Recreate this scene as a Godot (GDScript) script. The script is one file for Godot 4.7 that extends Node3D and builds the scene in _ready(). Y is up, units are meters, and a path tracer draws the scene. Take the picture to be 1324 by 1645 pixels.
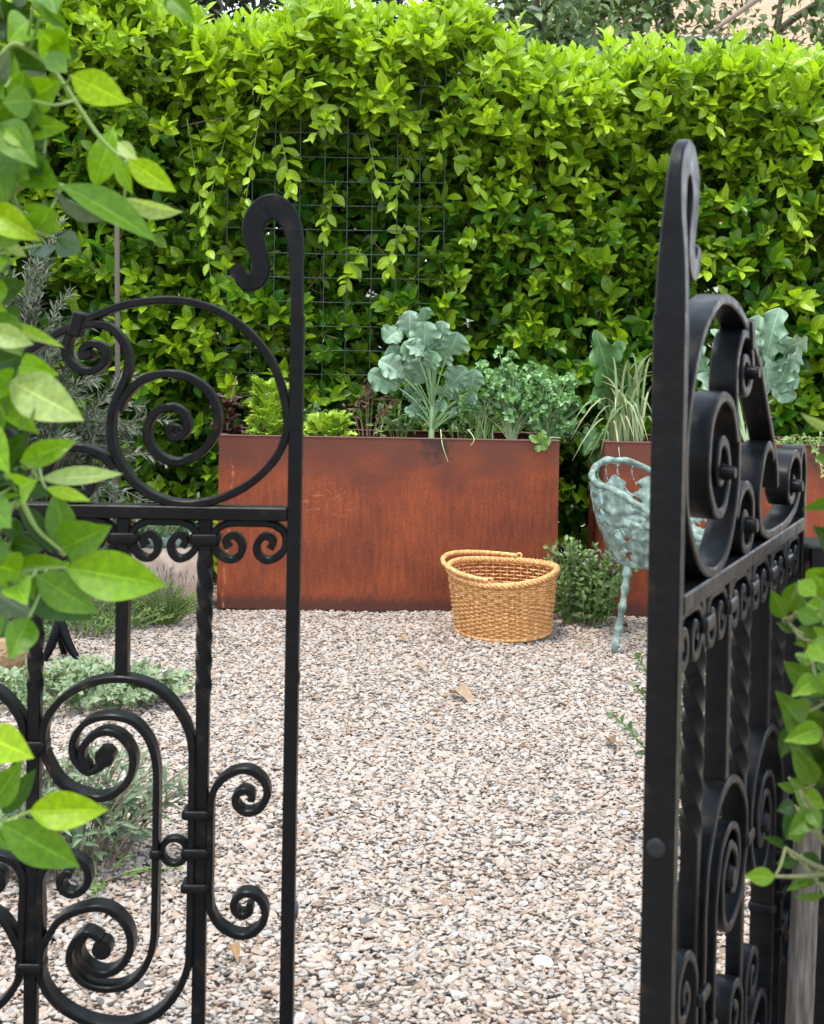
extends Node3D

# ---------------------------------------------------------------- lens of the photograph (1324 x 1645)
const F := 2300.0            # focal length in photo pixels
const EYE := Vector3(0.0, 1.196, 0.0)
const PITCH := -1.0
const ROLL := 1.0
const CX := 662.0
const CY := 580.0            # principal point (the lens is shifted down)
const GATE_Z := 2.09

var cam_basis: Basis
var rng := RandomNumberGenerator.new()
var noise := FastNoiseLite.new()
var noise2 := FastNoiseLite.new()
var M := {}
var leaf_mats := {}
var vein_tex: ImageTexture
var vein_bump: ImageTexture


class MB:
	var v := PackedVector3Array()
	var c := PackedColorArray()
	var uv := PackedVector2Array()
	var ix := PackedInt32Array()

	func vert(p: Vector3, col := Color.WHITE, t := Vector2.ZERO) -> int:
		v.append(p)
		c.append(col)
		uv.append(t)
		return v.size() - 1

	func tri(a: int, b: int, d: int) -> void:
		ix.append(a)
		ix.append(b)
		ix.append(d)

	func quad(a: Vector3, b: Vector3, d: Vector3, e: Vector3, col := Color.WHITE) -> void:
		var i := vert(a, col, Vector2(0, 0))
		vert(b, col, Vector2(1, 0))
		vert(d, col, Vector2(1, 1))
		vert(e, col, Vector2(0, 1))
		tri(i, i + 1, i + 2)
		tri(i, i + 2, i + 3)

	func grid(rows: Array, wrap := false, col := Color.WHITE, cols: Array = []) -> void:
		var first := v.size()
		var nr := rows.size()
		var nc: int = rows[0].size()
		for i in nr:
			for j in nc:
				vert(rows[i][j], cols[i][j] if cols.size() else col, Vector2(float(i) / maxf(nr - 1, 1), float(j) / maxf(nc - 1, 1)))
		for i in nr - 1:
			for j in (nc if wrap else nc - 1):
				var a := first + i * nc + j
				var b := first + i * nc + (j + 1) % nc
				tri(a, b, b + nc)
				tri(a, b + nc, a + nc)

	func fan(ring: PackedVector3Array, col := Color.WHITE, flip := false) -> void:
		var mid := Vector3.ZERO
		for p in ring:
			mid += p
		var first := vert(mid / ring.size(), col)
		for p in ring:
			vert(p, col)
		for j in ring.size():
			var a := first + 1 + j
			var b := first + 1 + (j + 1) % ring.size()
			if flip:
				tri(first, b, a)
			else:
				tri(first, a, b)

	func tube(path: PackedVector3Array, radii, sides := 6, col := Color.WHITE, caps := true) -> void:
		var rows := []
		var n := Vector3.ZERO
		for i in path.size():
			var t: Vector3 = (path[mini(i + 1, path.size() - 1)] - path[maxi(i - 1, 0)]).normalized()
			if n == Vector3.ZERO:
				n = t.cross(Vector3.UP if absf(t.y) < 0.9 else Vector3.RIGHT).normalized()
			else:
				n = (n - t * n.dot(t)).normalized()
			var b := t.cross(n)
			var r: float = radii if radii is float else radii[i]
			var row := PackedVector3Array()
			for k in sides:
				var a := TAU * k / sides
				row.append(path[i] + (n * cos(a) + b * sin(a)) * r)
			rows.append(row)
		grid(rows, true, col)
		if caps:
			fan(rows[0], col, false)
			fan(rows[rows.size() - 1], col, true)

	# a section (points in the N, B plane) swept along positions; every edge of it stays crisp
	func sweep(pos: Array, ns: Array, bs: Array, sec: Callable) -> void:
		var rows := []
		for i in pos.size():
			var row := PackedVector3Array()
			for q in sec.call(i):
				row.append(pos[i] + ns[i] * q.x + bs[i] * q.y)
			rows.append(row)
		var k: int = rows[0].size()
		for j in k:
			var strip := []
			for r in rows:
				strip.append(PackedVector3Array([r[j], r[(j + 1) % k]]))
			grid(strip)
		fan(rows[0], Color.WHITE, false)
		fan(rows[rows.size() - 1], Color.WHITE, true)

	func box(lo: Vector3, hi: Vector3, ch := 0.0, col := Color.WHITE) -> void:
		var r := []
		for e in [[lo.y, ch], [lo.y + ch, 0.0], [hi.y - ch, 0.0], [hi.y, ch]]:
			var y: float = e[0]
			var q: float = e[1]
			r.append(PackedVector3Array([Vector3(lo.x + q + ch, y, lo.z + q), Vector3(hi.x - q - ch, y, lo.z + q), Vector3(hi.x - q, y, lo.z + q + ch), Vector3(hi.x - q, y, hi.z - q - ch),
				Vector3(hi.x - q - ch, y, hi.z - q), Vector3(lo.x + q + ch, y, hi.z - q), Vector3(lo.x + q, y, hi.z - q - ch), Vector3(lo.x + q, y, lo.z + q + ch)]))
		for j in 8:
			for i in 3:
				quad(r[i][j], r[i][(j + 1) % 8], r[i + 1][(j + 1) % 8], r[i + 1][j], col)
		fan(r[0], col, false)
		fan(r[3], col, true)

	func mesh() -> ArrayMesh:
		var n := PackedVector3Array()
		n.resize(v.size())
		for t in range(0, ix.size(), 3):
			var a := ix[t]
			var b := ix[t + 1]
			var d := ix[t + 2]
			var f := (v[d] - v[a]).cross(v[b] - v[a])
			n[a] += f
			n[b] += f
			n[d] += f
		for i in n.size():
			n[i] = n[i].normalized() if n[i].length_squared() > 1e-20 else Vector3.UP
		var arr := []
		arr.resize(Mesh.ARRAY_MAX)
		arr[Mesh.ARRAY_VERTEX] = v
		arr[Mesh.ARRAY_NORMAL] = n
		arr[Mesh.ARRAY_COLOR] = c
		arr[Mesh.ARRAY_TEX_UV] = uv
		arr[Mesh.ARRAY_INDEX] = ix
		var m := ArrayMesh.new()
		m.add_surface_from_arrays(Mesh.PRIMITIVE_TRIANGLES, arr)
		return m


# ---------------------------------------------------------------- helpers
func at(px: float, py: float, depth: float) -> Vector3:
	var d := cam_basis * Vector3((px - CX) / F, -(py - CY) / F, -1.0)
	return EYE + d * (depth / -d.z)


func tag(o: Node, label: String, category: String, group := "", kind := "") -> Node:
	if label:
		o.set_meta("label", label)
	if category:
		o.set_meta("category", category)
	if group:
		o.set_meta("group", group)
	if kind:
		o.set_meta("kind", kind)
	return o


func thing(called: String, where: Vector3, label: String, category: String, group := "") -> Node3D:
	var o := Node3D.new()
	o.name = called
	add_child(o, true)
	o.position = where
	tag(o, label, category, group)
	return o


func part(called: String, m: Mesh, mat: Material, parent: Node, kind := "") -> MeshInstance3D:
	var o := MeshInstance3D.new()
	o.name = called
	o.mesh = m
	o.material_override = mat
	parent.add_child(o, true)
	if kind:
		o.set_meta("kind", kind)
	return o


func lin(r: float, g: float, b: float) -> Color:
	return Color(r, g, b)


func mat(c: Color, rough := 0.6, spec := 0.5, vcol := false) -> StandardMaterial3D:
	var m := StandardMaterial3D.new()
	m.albedo_color = c.linear_to_srgb()
	m.roughness = rough
	m.metallic_specular = spec
	m.vertex_color_use_as_albedo = vcol
	return m


func noise_tex(freq: float, size := 256, seed_ := 1, octaves := 4, ramp: Gradient = null, normal := false) -> NoiseTexture2D:
	var n := FastNoiseLite.new()
	n.seed = seed_
	n.frequency = freq
	n.fractal_octaves = octaves
	var t := NoiseTexture2D.new()
	t.width = size
	t.height = size
	t.seamless = true
	t.noise = n
	if ramp:
		t.color_ramp = ramp
	t.as_normal_map = normal
	return t


func ramp(stops: Array) -> Gradient:
	var g := Gradient.new()
	var o := PackedFloat32Array()
	var c := PackedColorArray()
	for s in stops:
		o.append(s[0])
		c.append(s[1])
	g.offsets = o
	g.colors = c
	return g


func tri_map(m: StandardMaterial3D, scale: float, world := false) -> void:
	m.uv1_triplanar = true
	m.uv1_world_triplanar = world
	m.uv1_scale = Vector3.ONE * scale


func leaf_mat(c: Color, rough := 0.38, back := 0.5, spec := 0.5) -> StandardMaterial3D:
	var key := "%.3f %.3f %.3f %.2f %.2f %.2f" % [c.r, c.g, c.b, rough, back, spec]
	if not leaf_mats.has(key):
		var m := mat(c, rough, spec, true)
		m.albedo_texture = vein_tex
		m.backlight_enabled = back > 0.0
		m.backlight = Color(back, back, back * 0.45).linear_to_srgb()
		leaf_mats[key] = m
	return leaf_mats[key]


# a leaf blade: base at the origin, along +x, upper side +y
func leaf_mesh(w := 0.42, fold := 0.25, droop := 0.5, ns := 6, na := 2, peak := 0.85, wave := 0.0, lobes := 0.0, lobe_n := 6.0, tipw := 1.0) -> ArrayMesh:
	var b := MB.new()
	var rows := []
	var cols := []
	var p := Vector2.ZERO
	for i in ns + 1:
		var t := float(i) / ns
		if i:
			var a := -droop * (t - 0.35)
			p += Vector2(cos(a), sin(a)) / ns
		var h := pow(sin(PI * pow(t, peak)), tipw) * w * 0.5
		if i == 0 or i == ns:
			h = 0.004
		if lobes > 0.0:
			h *= 1.0 + lobes * sin(t * lobe_n * TAU)
		var row := PackedVector3Array()
		var crow := PackedColorArray()
		for j in range(-na, na + 1):
			var s := float(j) / na
			var y := absf(s) * h * fold * 2.0
			if wave > 0.0:
				y += wave * s * s * absf(s) * sin(t * 24.0 + (1.7 if s > 0 else 0.0)) + wave * 0.7 * s * s * sin(t * 10.0 + s * 2.0)
			row.append(Vector3(p.x, p.y + y, s * h))
			crow.append(Color(1, 1, 1))
		rows.append(row)
		cols.append(crow)
	b.grid(rows, false, Color.WHITE, cols)
	return b.mesh()


func frame(dir: Vector3, up: Vector3) -> Basis:
	var x := dir.normalized()
	var y := up - x * up.dot(x)
	if y.length() < 1e-4:
		y = Vector3(0.3, 0.2, 0.9) - x * Vector3(0.3, 0.2, 0.9).dot(x)
	y = y.normalized()
	return Basis(x, y, x.cross(y))


func rnd(a := -1.0, b := 1.0) -> float:
	return rng.randf_range(a, b)


func rv() -> Vector3:
	return Vector3(rnd(), rnd(), rnd())


func multi(called: String, meshes: Array, xf: Array, cols: Array, m: Material, parent: Node) -> void:
	for k in meshes.size():
		var mm := MultiMesh.new()
		mm.transform_format = MultiMesh.TRANSFORM_3D
		mm.use_colors = true
		mm.mesh = meshes[k]
		var count := (xf.size() - k + meshes.size() - 1) / meshes.size()
		if count <= 0:
			continue
		mm.instance_count = count
		for i in count:
			mm.set_instance_transform(i, xf[i * meshes.size() + k])
			mm.set_instance_color(i, cols[i * meshes.size() + k])
		var o := MultiMeshInstance3D.new()
		o.name = called
		o.multimesh = mm
		o.material_override = m
		parent.add_child(o, true)
		o.set_meta("kind", "stuff")


# leaves: [Transform3D (in the parent's space), tone 0..1]; the nind that show largest are parts of their own
func foliage(root: Node3D, leaves: Array, meshes: Array, ca: Color, cb: Color, rough: float, back: float, nind: int, score := PackedFloat32Array(), called := "leaf") -> void:
	var order := range(leaves.size())
	if nind < leaves.size() and nind > 0:
		if score.is_empty():
			for l in leaves:
				var p: Vector3 = root.position + l[0].origin
				score.append(l[0].basis.x.length() / maxf(0.3, -p.z) * (0.4 + absf(l[0].basis.y.normalized().z)))
		order.sort_custom(func(a, b): return score[a] > score[b])
	var xf := []
	var cols := []
	for r in order.size():
		var l = leaves[order[r]]
		if r < nind:
			var k := roundf(l[1] * 6.0) / 6.0
			var o := part(called, meshes[r % meshes.size()], leaf_mat(ca.lerp(cb, k), rough, back), root)
			o.transform = l[0]
		else:
			xf.append(l[0])
			cols.append(ca.lerp(cb, l[1]))
	if xf.size():
		multi("foliage", meshes, xf, cols, leaf_mat(Color.WHITE, rough, back), root)


func bez(a: Vector3, b: Vector3, c: Vector3, n: int) -> PackedVector3Array:
	var o := PackedVector3Array()
	for i in n + 1:
		var t := float(i) / n
		o.append(a.lerp(b, t).lerp(b.lerp(c, t), t))
	return o


func spline(pts: Array, n: int) -> Array:
	# Catmull-Rom through Vector2 or Vector3 points
	var o := []
	for i in pts.size() - 1:
		var p0 = pts[maxi(i - 1, 0)]
		var p1 = pts[i]
		var p2 = pts[i + 1]
		var p3 = pts[mini(i + 2, pts.size() - 1)]
		for k in n:
			var t := float(k) / n
			o.append((p1 * 2.0 + (p2 - p0) * t + (p0 * 2.0 - p1 * 5.0 + p2 * 4.0 - p3) * t * t + (p1 * 3.0 - p0 - p2 * 3.0 + p3) * t * t * t) * 0.5)
	o.append(pts[pts.size() - 1])
	return o


# a plant of several stems with leaves along them; o holds the numbers
func twig_plant(root: Node3D, o: Dictionary) -> void:
	var st := MB.new()
	var leaves := []
	for s in o.stems:
		var a: float = rnd(0, TAU)
		var r: float = sqrt(rng.randf())
		var from := Vector3(cos(a) * r * o.foot, 0.0, sin(a) * r * o.foot * o.get("flat", 1.0))
		var lean = Vector3(cos(a) * r * o.spread, 0.0, sin(a) * r * o.spread * o.get("flat", 1.0)) + Vector3(rnd(), 0, rnd()) * o.spread * 0.25
		var h: float = o.height * rnd(0.6, 1.0) * (1.0 - o.get("dome", 0.35) * r * r)
		var path := bez(from, from + lean * 0.35 + Vector3(0, h * 0.75, 0), from + lean + Vector3(0, h, 0) - Vector3(0, o.get("sag", 0.0) * r, 0), 6)
		st.tube(path, o.get("stem_r", 0.002), 4, Color.WHITE, false)
		var length := 0.0
		for i in 6:
			length += path[i].distance_to(path[i + 1])
		var n := int(length * (1.0 - o.get("bare", 0.15)) / o.gap)
		var turn: float = rnd(0, TAU)
		for k in n:
			var t: float = lerpf(o.get("bare", 0.15), 1.0, (k + 0.5) / n)
			var f := t * 6.0
			var i0 := mini(int(f), 5)
			var p := path[i0].lerp(path[i0 + 1], f - i0)
			var d := (path[i0 + 1] - path[i0]).normalized()
			turn += 2.4
			for side in o.get("pair", 1):
				var u = turn + side * PI
				var out := frame(d, Vector3(0.2, 0.1, 1.0)) * Vector3(0, cos(u), sin(u))
				var ld = (d * o.get("along", 0.7) + out * (1.0 - t * t * 0.4) + rv() * 0.25 + Vector3(0, o.get("rise", 0.0), 0)).normalized()
				var up = (Vector3(0, 0.9, 0.45) + d * 0.4 + rv() * o.get("mess", 0.4))
				var sz: float = o.leaf * rnd(0.65, 1.15) * (1.0 - 0.35 * t * t)
				leaves.append([Transform3D(frame(ld, up).scaled_local(Vector3.ONE * sz), p), clampf(o.get("tone", 0.3) + 0.35 * t * t + rnd(-0.3, 0.3), 0.0, 1.0)])
	part("stems", st.mesh(), o.get("stem_mat", M.green_stem), root, "stuff")
	foliage(root, leaves, o.meshes, o.ca, o.cb, o.get("rough", 0.5), o.get("back", 0.4), o.get("nind", 60))


# ---------------------------------------------------------------- the scene
func _ready() -> void:
	rng.seed = 20240
	noise.seed = 5
	noise.frequency = 1.0
	noise.fractal_octaves = 3
	noise2.seed = 11
	noise2.frequency = 1.0
	noise2.fractal_octaves = 2
	var cam := Camera3D.new()
	cam.name = "camera"
	add_child(cam)
	cam.position = EYE
	cam.rotation_degrees = Vector3(PITCH, 0.0, ROLL)
	cam_basis = cam.transform.basis
	var near := 0.05
	cam.set_frustum(near * 1645.0 / F, Vector2(0.0, -near * (822.5 - CY) / F), near, 400.0)
	var lens := CameraAttributesPhysical.new()
	lens.frustum_focal_length = 50.0
	lens.frustum_focus_distance = 4.3
	lens.frustum_near = near
	lens.frustum_far = 400.0
	lens.exposure_aperture = 13.0
	cam.attributes = lens
	cam.current = true
	cam.set_frustum(near * 1645.0 / F, Vector2(0.0, -near * (822.5 - CY) / F), near, 400.0)

	var sky_m := ProceduralSkyMaterial.new()
	sky_m.sky_top_color = Color(0.80, 0.87, 0.96)
	sky_m.sky_horizon_color = Color(0.95, 0.96, 0.97)
	sky_m.sky_curve = 0.2
	sky_m.ground_bottom_color = Color(0.35, 0.33, 0.3)
	sky_m.ground_horizon_color = Color(0.6, 0.6, 0.58)
	sky_m.sky_energy_multiplier = 1.0
	var env := Environment.new()
	env.background_mode = Environment.BG_SKY
	env.sky = Sky.new()
	env.sky.sky_material = sky_m
	env.tonemap_mode = Environment.TONE_MAPPER_LINEAR
	env.tonemap_exposure = 3.3
	env.sdfgi_enabled = true
	env.ssao_enabled = true
	env.ssil_enabled = true
	var we := WorldEnvironment.new()
	we.name = "world"
	we.environment = env
	add_child(we)
	var sun := DirectionalLight3D.new()
	sun.name = "sun"
	sun.light_energy = 0.5
	sun.light_color = Color(1.0, 0.96, 0.9)
	sun.light_angular_distance = 14.0
	sun.shadow_enabled = true
	sun.sky_mode = DirectionalLight3D.SKY_MODE_LIGHT_ONLY
	add_child(sun)
	sun.rotation_degrees = Vector3(-74.0, -35.0, 0.0)

	make_materials()
	ground()
	house()
	trees()
	hedge()
	wire_panel()
	planters()
	planter_plants()
	left_bed()
	right_plants()
	basket()
	chair()
	gates()
	hinge_post()
	near_leaves()
	litter()


func make_materials() -> void:
	# leaf veins: pale midrib, herringbone side veins, soft mottling
	var im := Image.create(256, 128, false, Image.FORMAT_RGB8)
	for y in 128:
		for x in 256:
			var s := (y - 63.5) / 63.5
			var t := x / 255.0
			var mid := exp(-pow(s / 0.035, 2.0))
			var w := fposmod((t - absf(s) * 0.16) * 11.0, 1.0)
			var side := exp(-pow((w - 0.5) / 0.07, 2.0)) * (1.0 - absf(s)) * 0.5
			var mott := noise.get_noise_2d(x * 0.03, y * 0.03) * 0.10
			var spot := smoothstep(0.55, 0.62, noise2.get_noise_2d(x * 0.12, y * 0.12 + 50.0)) * 0.12
			var g := clampf(0.78 + mott + mid * 0.22 + side * 0.14 - spot, 0.0, 1.0)
			im.set_pixel(x, y, Color(clampf(g + mid * 0.05, 0, 1), g, clampf(g + mid * 0.1, 0, 1)))
	vein_tex = ImageTexture.create_from_image(im)

	var iron := mat(Color(0.011, 0.012, 0.014), 0.42, 0.24)
	iron.roughness = 1.0
	iron.roughness_texture = noise_tex(0.02, 256, 3, 4, ramp([[0.0, Color(0.24, 0.24, 0.24)], [1.0, Color(0.5, 0.5, 0.5)]]))
	iron.heightmap_enabled = true
	iron.heightmap_texture = noise_tex(0.035, 256, 4, 4)
	iron.heightmap_scale = 0.05
	iron.albedo_color = Color.WHITE
	iron.albedo_texture = noise_tex(0.012, 256, 8, 5, ramp([[0.0, Color(0.035, 0.04, 0.048)], [0.62, Color(0.045, 0.05, 0.058)], [0.70, Color(0.06, 0.06, 0.062)], [0.82, Color(0.09, 0.08, 0.072)], [0.97, Color(0.18, 0.135, 0.105)]]))
	tri_map(iron, 5.0)
	M.iron = iron

	M.green_stem = mat(Color(0.16, 0.24, 0.05), 0.6)
	M.brown_stem = mat(Color(0.16, 0.10, 0.06), 0.8)
	M.grey_stem = mat(Color(0.22, 0.17, 0.13), 0.85)
	M.bark = mat(Color(0.10, 0.075, 0.055), 0.9)
	var bk: StandardMaterial3D = M.bark
	bk.heightmap_enabled = true
	bk.heightmap_texture = noise_tex(0.03, 256, 9)
	bk.heightmap_scale = 1.0
	tri_map(bk, 2.0)
	M.soil = mat(Color(0.045, 0.03, 0.02), 0.95)
	var so: StandardMaterial3D = M.soil
	so.heightmap_enabled = true
	so.heightmap_texture = noise_tex(0.05, 256, 12)
	so.heightmap_scale = 2.0
	tri_map(so, 3.0, true)
	M.stone = mat(Color.WHITE, 0.85, 0.35, true)
	var stn: StandardMaterial3D = M.stone
	stn.heightmap_enabled = true
	stn.heightmap_texture = noise_tex(0.06, 128, 15)
	stn.heightmap_scale = 0.08
	tri_map(stn, 1.0)
	var e := mat(Color.WHITE, 0.95, 0.3)
	e.albedo_texture = noise_tex(0.02, 512, 21, 5, ramp([[0.2, Color(0.50, 0.45, 0.40)], [0.5, Color(0.62, 0.57, 0.51)], [0.8, Color(0.70, 0.65, 0.59)]]))
	tri_map(e, 0.8, true)
	M.ground = e
	var vg := mat(Color.WHITE, 0.62, 0.4)
	vg.albedo_texture = noise_tex(0.015, 256, 31, 5, ramp([[0.2, Color(0.29, 0.355, 0.32)], [0.5, Color(0.42, 0.49, 0.455)], [0.75, Color(0.54, 0.61, 0.57)], [0.95, Color(0.66, 0.72, 0.68)]]))
	vg.heightmap_enabled = true
	vg.heightmap_texture = noise_tex(0.04, 256, 33)
	vg.heightmap_scale = 0.03
	tri_map(vg, 5.0)
	M.verdigris = vg
	var wk := mat(Color.WHITE, 0.5, 0.45)
	wk.albedo_texture = noise_tex(0.03, 256, 41, 4, ramp([[0.2, Color(0.62, 0.41, 0.21)], [0.5, Color(0.77, 0.56, 0.34)], [0.8, Color(0.89, 0.72, 0.50)]]))
	tri_map(wk, 7.0)
	M.wicker = wk
	corten()


# rusted steel sheet: vertical run marks, blotches, a darker foot and a stain below the rim
func corten() -> void:
	var w := 1152
	var h := 576
	var im := Image.create(w, h, false, Image.FORMAT_RGB8)
	var hm := Image.create(w, h, false, Image.FORMAT_RGB8)
	for y in h:
		for x in w:
			var u = float(x) / w
			var t := float(y) / h
			var big := noise.get_noise_2d(u * 5.0, t * 3.0)
			var streak := noise2.get_noise_2d(u * 60.0, t * 4.0 + 7.0)
			var fine := noise2.get_noise_2d(u * 190.0 + 40.0, t * 40.0)
			var grain := noise.get_noise_2d(u * 300.0, t * 150.0 + 90.0)
			var k := 0.52 + big * 0.30 + streak * 0.22 * smoothstep(0.05, 0.35, t) + fine * 0.24 + grain * 0.22
			k += 0.16 * noise2.get_noise_2d(u * 420.0, t * 26.0 + 31.0)
			var c := Color(0.32, 0.145, 0.092).lerp(Color(0.56, 0.265, 0.12), clampf(k, 0.0, 1.0))
			c = c.lerp(Color(0.58, 0.31, 0.165), clampf((k - 0.80) * 1.5, 0.0, 0.6))
			# brownish mill skin near the top, dark band at the foot
			var top := smoothstep(0.34, 0.0, t + big * 0.16)
			c = c.lerp(Color(0.32, 0.175, 0.14), top * 0.75)
			var foot := smoothstep(0.90, 0.965, t + streak * 0.03)
			c = c.lerp(Color(0.24, 0.135, 0.12), foot * 0.75)
			# stain spilling over the rim
			var d := Vector2((u - 0.64) / 0.055, t / 0.16).length() + noise.get_noise_2d(u * 26.0, t * 14.0) * 0.6
			c = c.lerp(Color(0.17, 0.115, 0.105), smoothstep(1.0, 0.25, d) * 0.7)
			# pale lime run close to the left edge
			var lx := 0.030 + 0.012 * sin(t * 5.0) + noise2.get_noise_2d(t * 9.0, 3.0) * 0.006
			var run := exp(-pow((u - lx) / 0.0035, 2.0)) * clampf(0.4 + noise.get_noise_2d(3.0, t * 16.0), 0.0, 1.0) * smoothstep(0.1, 0.2, t)
			c = c.lerp(Color(0.74, 0.52, 0.38), run * 0.75)
			var scuff := smoothstep(0.30, 0.5, noise2.get_noise_2d(u * 22.0 + 80.0, t * 30.0)) * exp(-pow((t - 0.36) / 0.1, 2.0)) * exp(-pow((u - 0.30) / 0.1, 2.0))
			c = c.lerp(Color(0.58, 0.40, 0.35), scuff * 0.6)
			im.set_pixel(x, y, c)
			var hgt := 0.5 + grain * 0.35 + fine * 0.3
			hm.set_pixel(x, y, Color(hgt, hgt, hgt))
	var m := mat(Color.WHITE, 0.72, 0.4)
	m.albedo_texture = ImageTexture.create_from_image(im)
	m.heightmap_enabled = true
	m.heightmap_texture = ImageTexture.create_from_image(hm)
	m.heightmap_scale = 0.12
	M.corten = m
	var e := mat(Color(0.12, 0.05, 0.035), 0.7)
	M.corten_edge = e


# ---------------------------------------------------------------- ground
func mound(x: float, z: float) -> float:
	var d := Vector2((x - 0.40) / 0.30, (z + 6.0) / 0.26).length()
	return 0.022 * smoothstep(1.0, 0.2, d) + 0.012 * noise2.get_noise_2d(x * 1.3, z * 1.3)


func ground() -> void:
	var b := MB.new()
	b.quad(Vector3(-150, -0.016, -250), Vector3(150, -0.016, -250), Vector3(150, -0.016, 40), Vector3(-150, -0.016, 40))
	tag(part("ground", b.mesh(), M.ground, self), "sandy earth lying under the gravel of the garden", "", "", "structure")
	# three kinds of crushed stone
	var shapes := []
	for k in 4:
		var planes := []
		for i in 11:
			var n := rv().normalized()
			planes.append([n, rnd(0.5, 0.95)])
		var rows := []
		for i in 8:
			var phi := PI * i / 7.0
			var row := PackedVector3Array()
			for j in 11:
				var th := TAU * j / 11.0
				var d := Vector3(sin(phi) * cos(th), cos(phi), sin(phi) * sin(th))
				var r := 1.0
				for q in planes:
					var f: float = q[0].dot(d)
					if f > 0.05:
						r = minf(r, q[1] / f)
				row.append(d * r)
			rows.append(row)
		var mb := MB.new()
		for i in 7:
			for j in 11:
				var a: Vector3 = rows[i][j]
				var b2: Vector3 = rows[i][(j + 1) % 11]
				var c2: Vector3 = rows[i + 1][(j + 1) % 11]
				var d2: Vector3 = rows[i + 1][j]
				mb.quad(a, b2, c2, d2)
		shapes.append(mb.mesh())
	var xf := []
	var cols := []
	var z := -1.3
	while z > -7.3:
		var cell := 0.0112 if z > -4.6 else 0.013
		var half := -z * 0.30 + 0.55
		var n := int(2.0 * half / cell)
		for i in n:
			for layer in 2:
				if layer == 1 and rng.randf() > 0.6:
					continue
				var x := -half + (i + rng.randf()) * cell
				var zz := z + rnd(-0.7, 0.7) * cell
				var s: float = 0.0049 * exp(rnd(-0.5, 0.62)) * (1.0 if layer == 0 else rnd(1.0, 1.5))
				if rng.randf() < 0.012:
					s *= 1.6
				var bs := Basis.from_euler(Vector3(rnd(-0.5, 0.5), rnd(0, TAU), rnd(-0.5, 0.5))) * Basis.from_scale(Vector3(s * rnd(1.0, 1.7), s * rnd(0.3, 0.62), s * rnd(0.75, 1.1)))
				xf.append(Transform3D(bs, Vector3(x, mound(x, zz) - 0.006 + layer * 0.003 + rnd(-0.0025, 0.003), zz)))
				var q := rng.randf()
				var c: Color
				if q < 0.40:
					c = Color(0.66, 0.56, 0.48).lerp(Color(0.78, 0.71, 0.64), rng.randf())
				elif q < 0.66:
					c = Color(0.62, 0.47, 0.37).lerp(Color(0.72, 0.60, 0.50), rng.randf())
				elif q < 0.86:
					c = Color(0.50, 0.48, 0.46).lerp(Color(0.70, 0.69, 0.67), rng.randf())
				elif q < 0.955:
					c = Color(0.45, 0.31, 0.21).lerp(Color(0.58, 0.44, 0.32), rng.randf())
				elif q < 0.99:
					c = Color(0.26, 0.18, 0.13).lerp(Color(0.36, 0.27, 0.2), rng.randf())
				else:
					c = Color(0.10, 0.11, 0.13)
				c = c.lerp(Color(0.62, 0.56, 0.50), 0.18)
				cols.append(Color(c.r * 0.535, c.g * 0.512, c.b * 0.492) * rnd(0.88, 1.07))
		z -= cell
	var g := thing("gravel", Vector3.ZERO, "pale pinkish crushed gravel covering the garden floor", "gravel")
	g.set_meta("kind", "stuff")
	multi("stones", shapes, xf, cols, M.stone, g)


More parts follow.
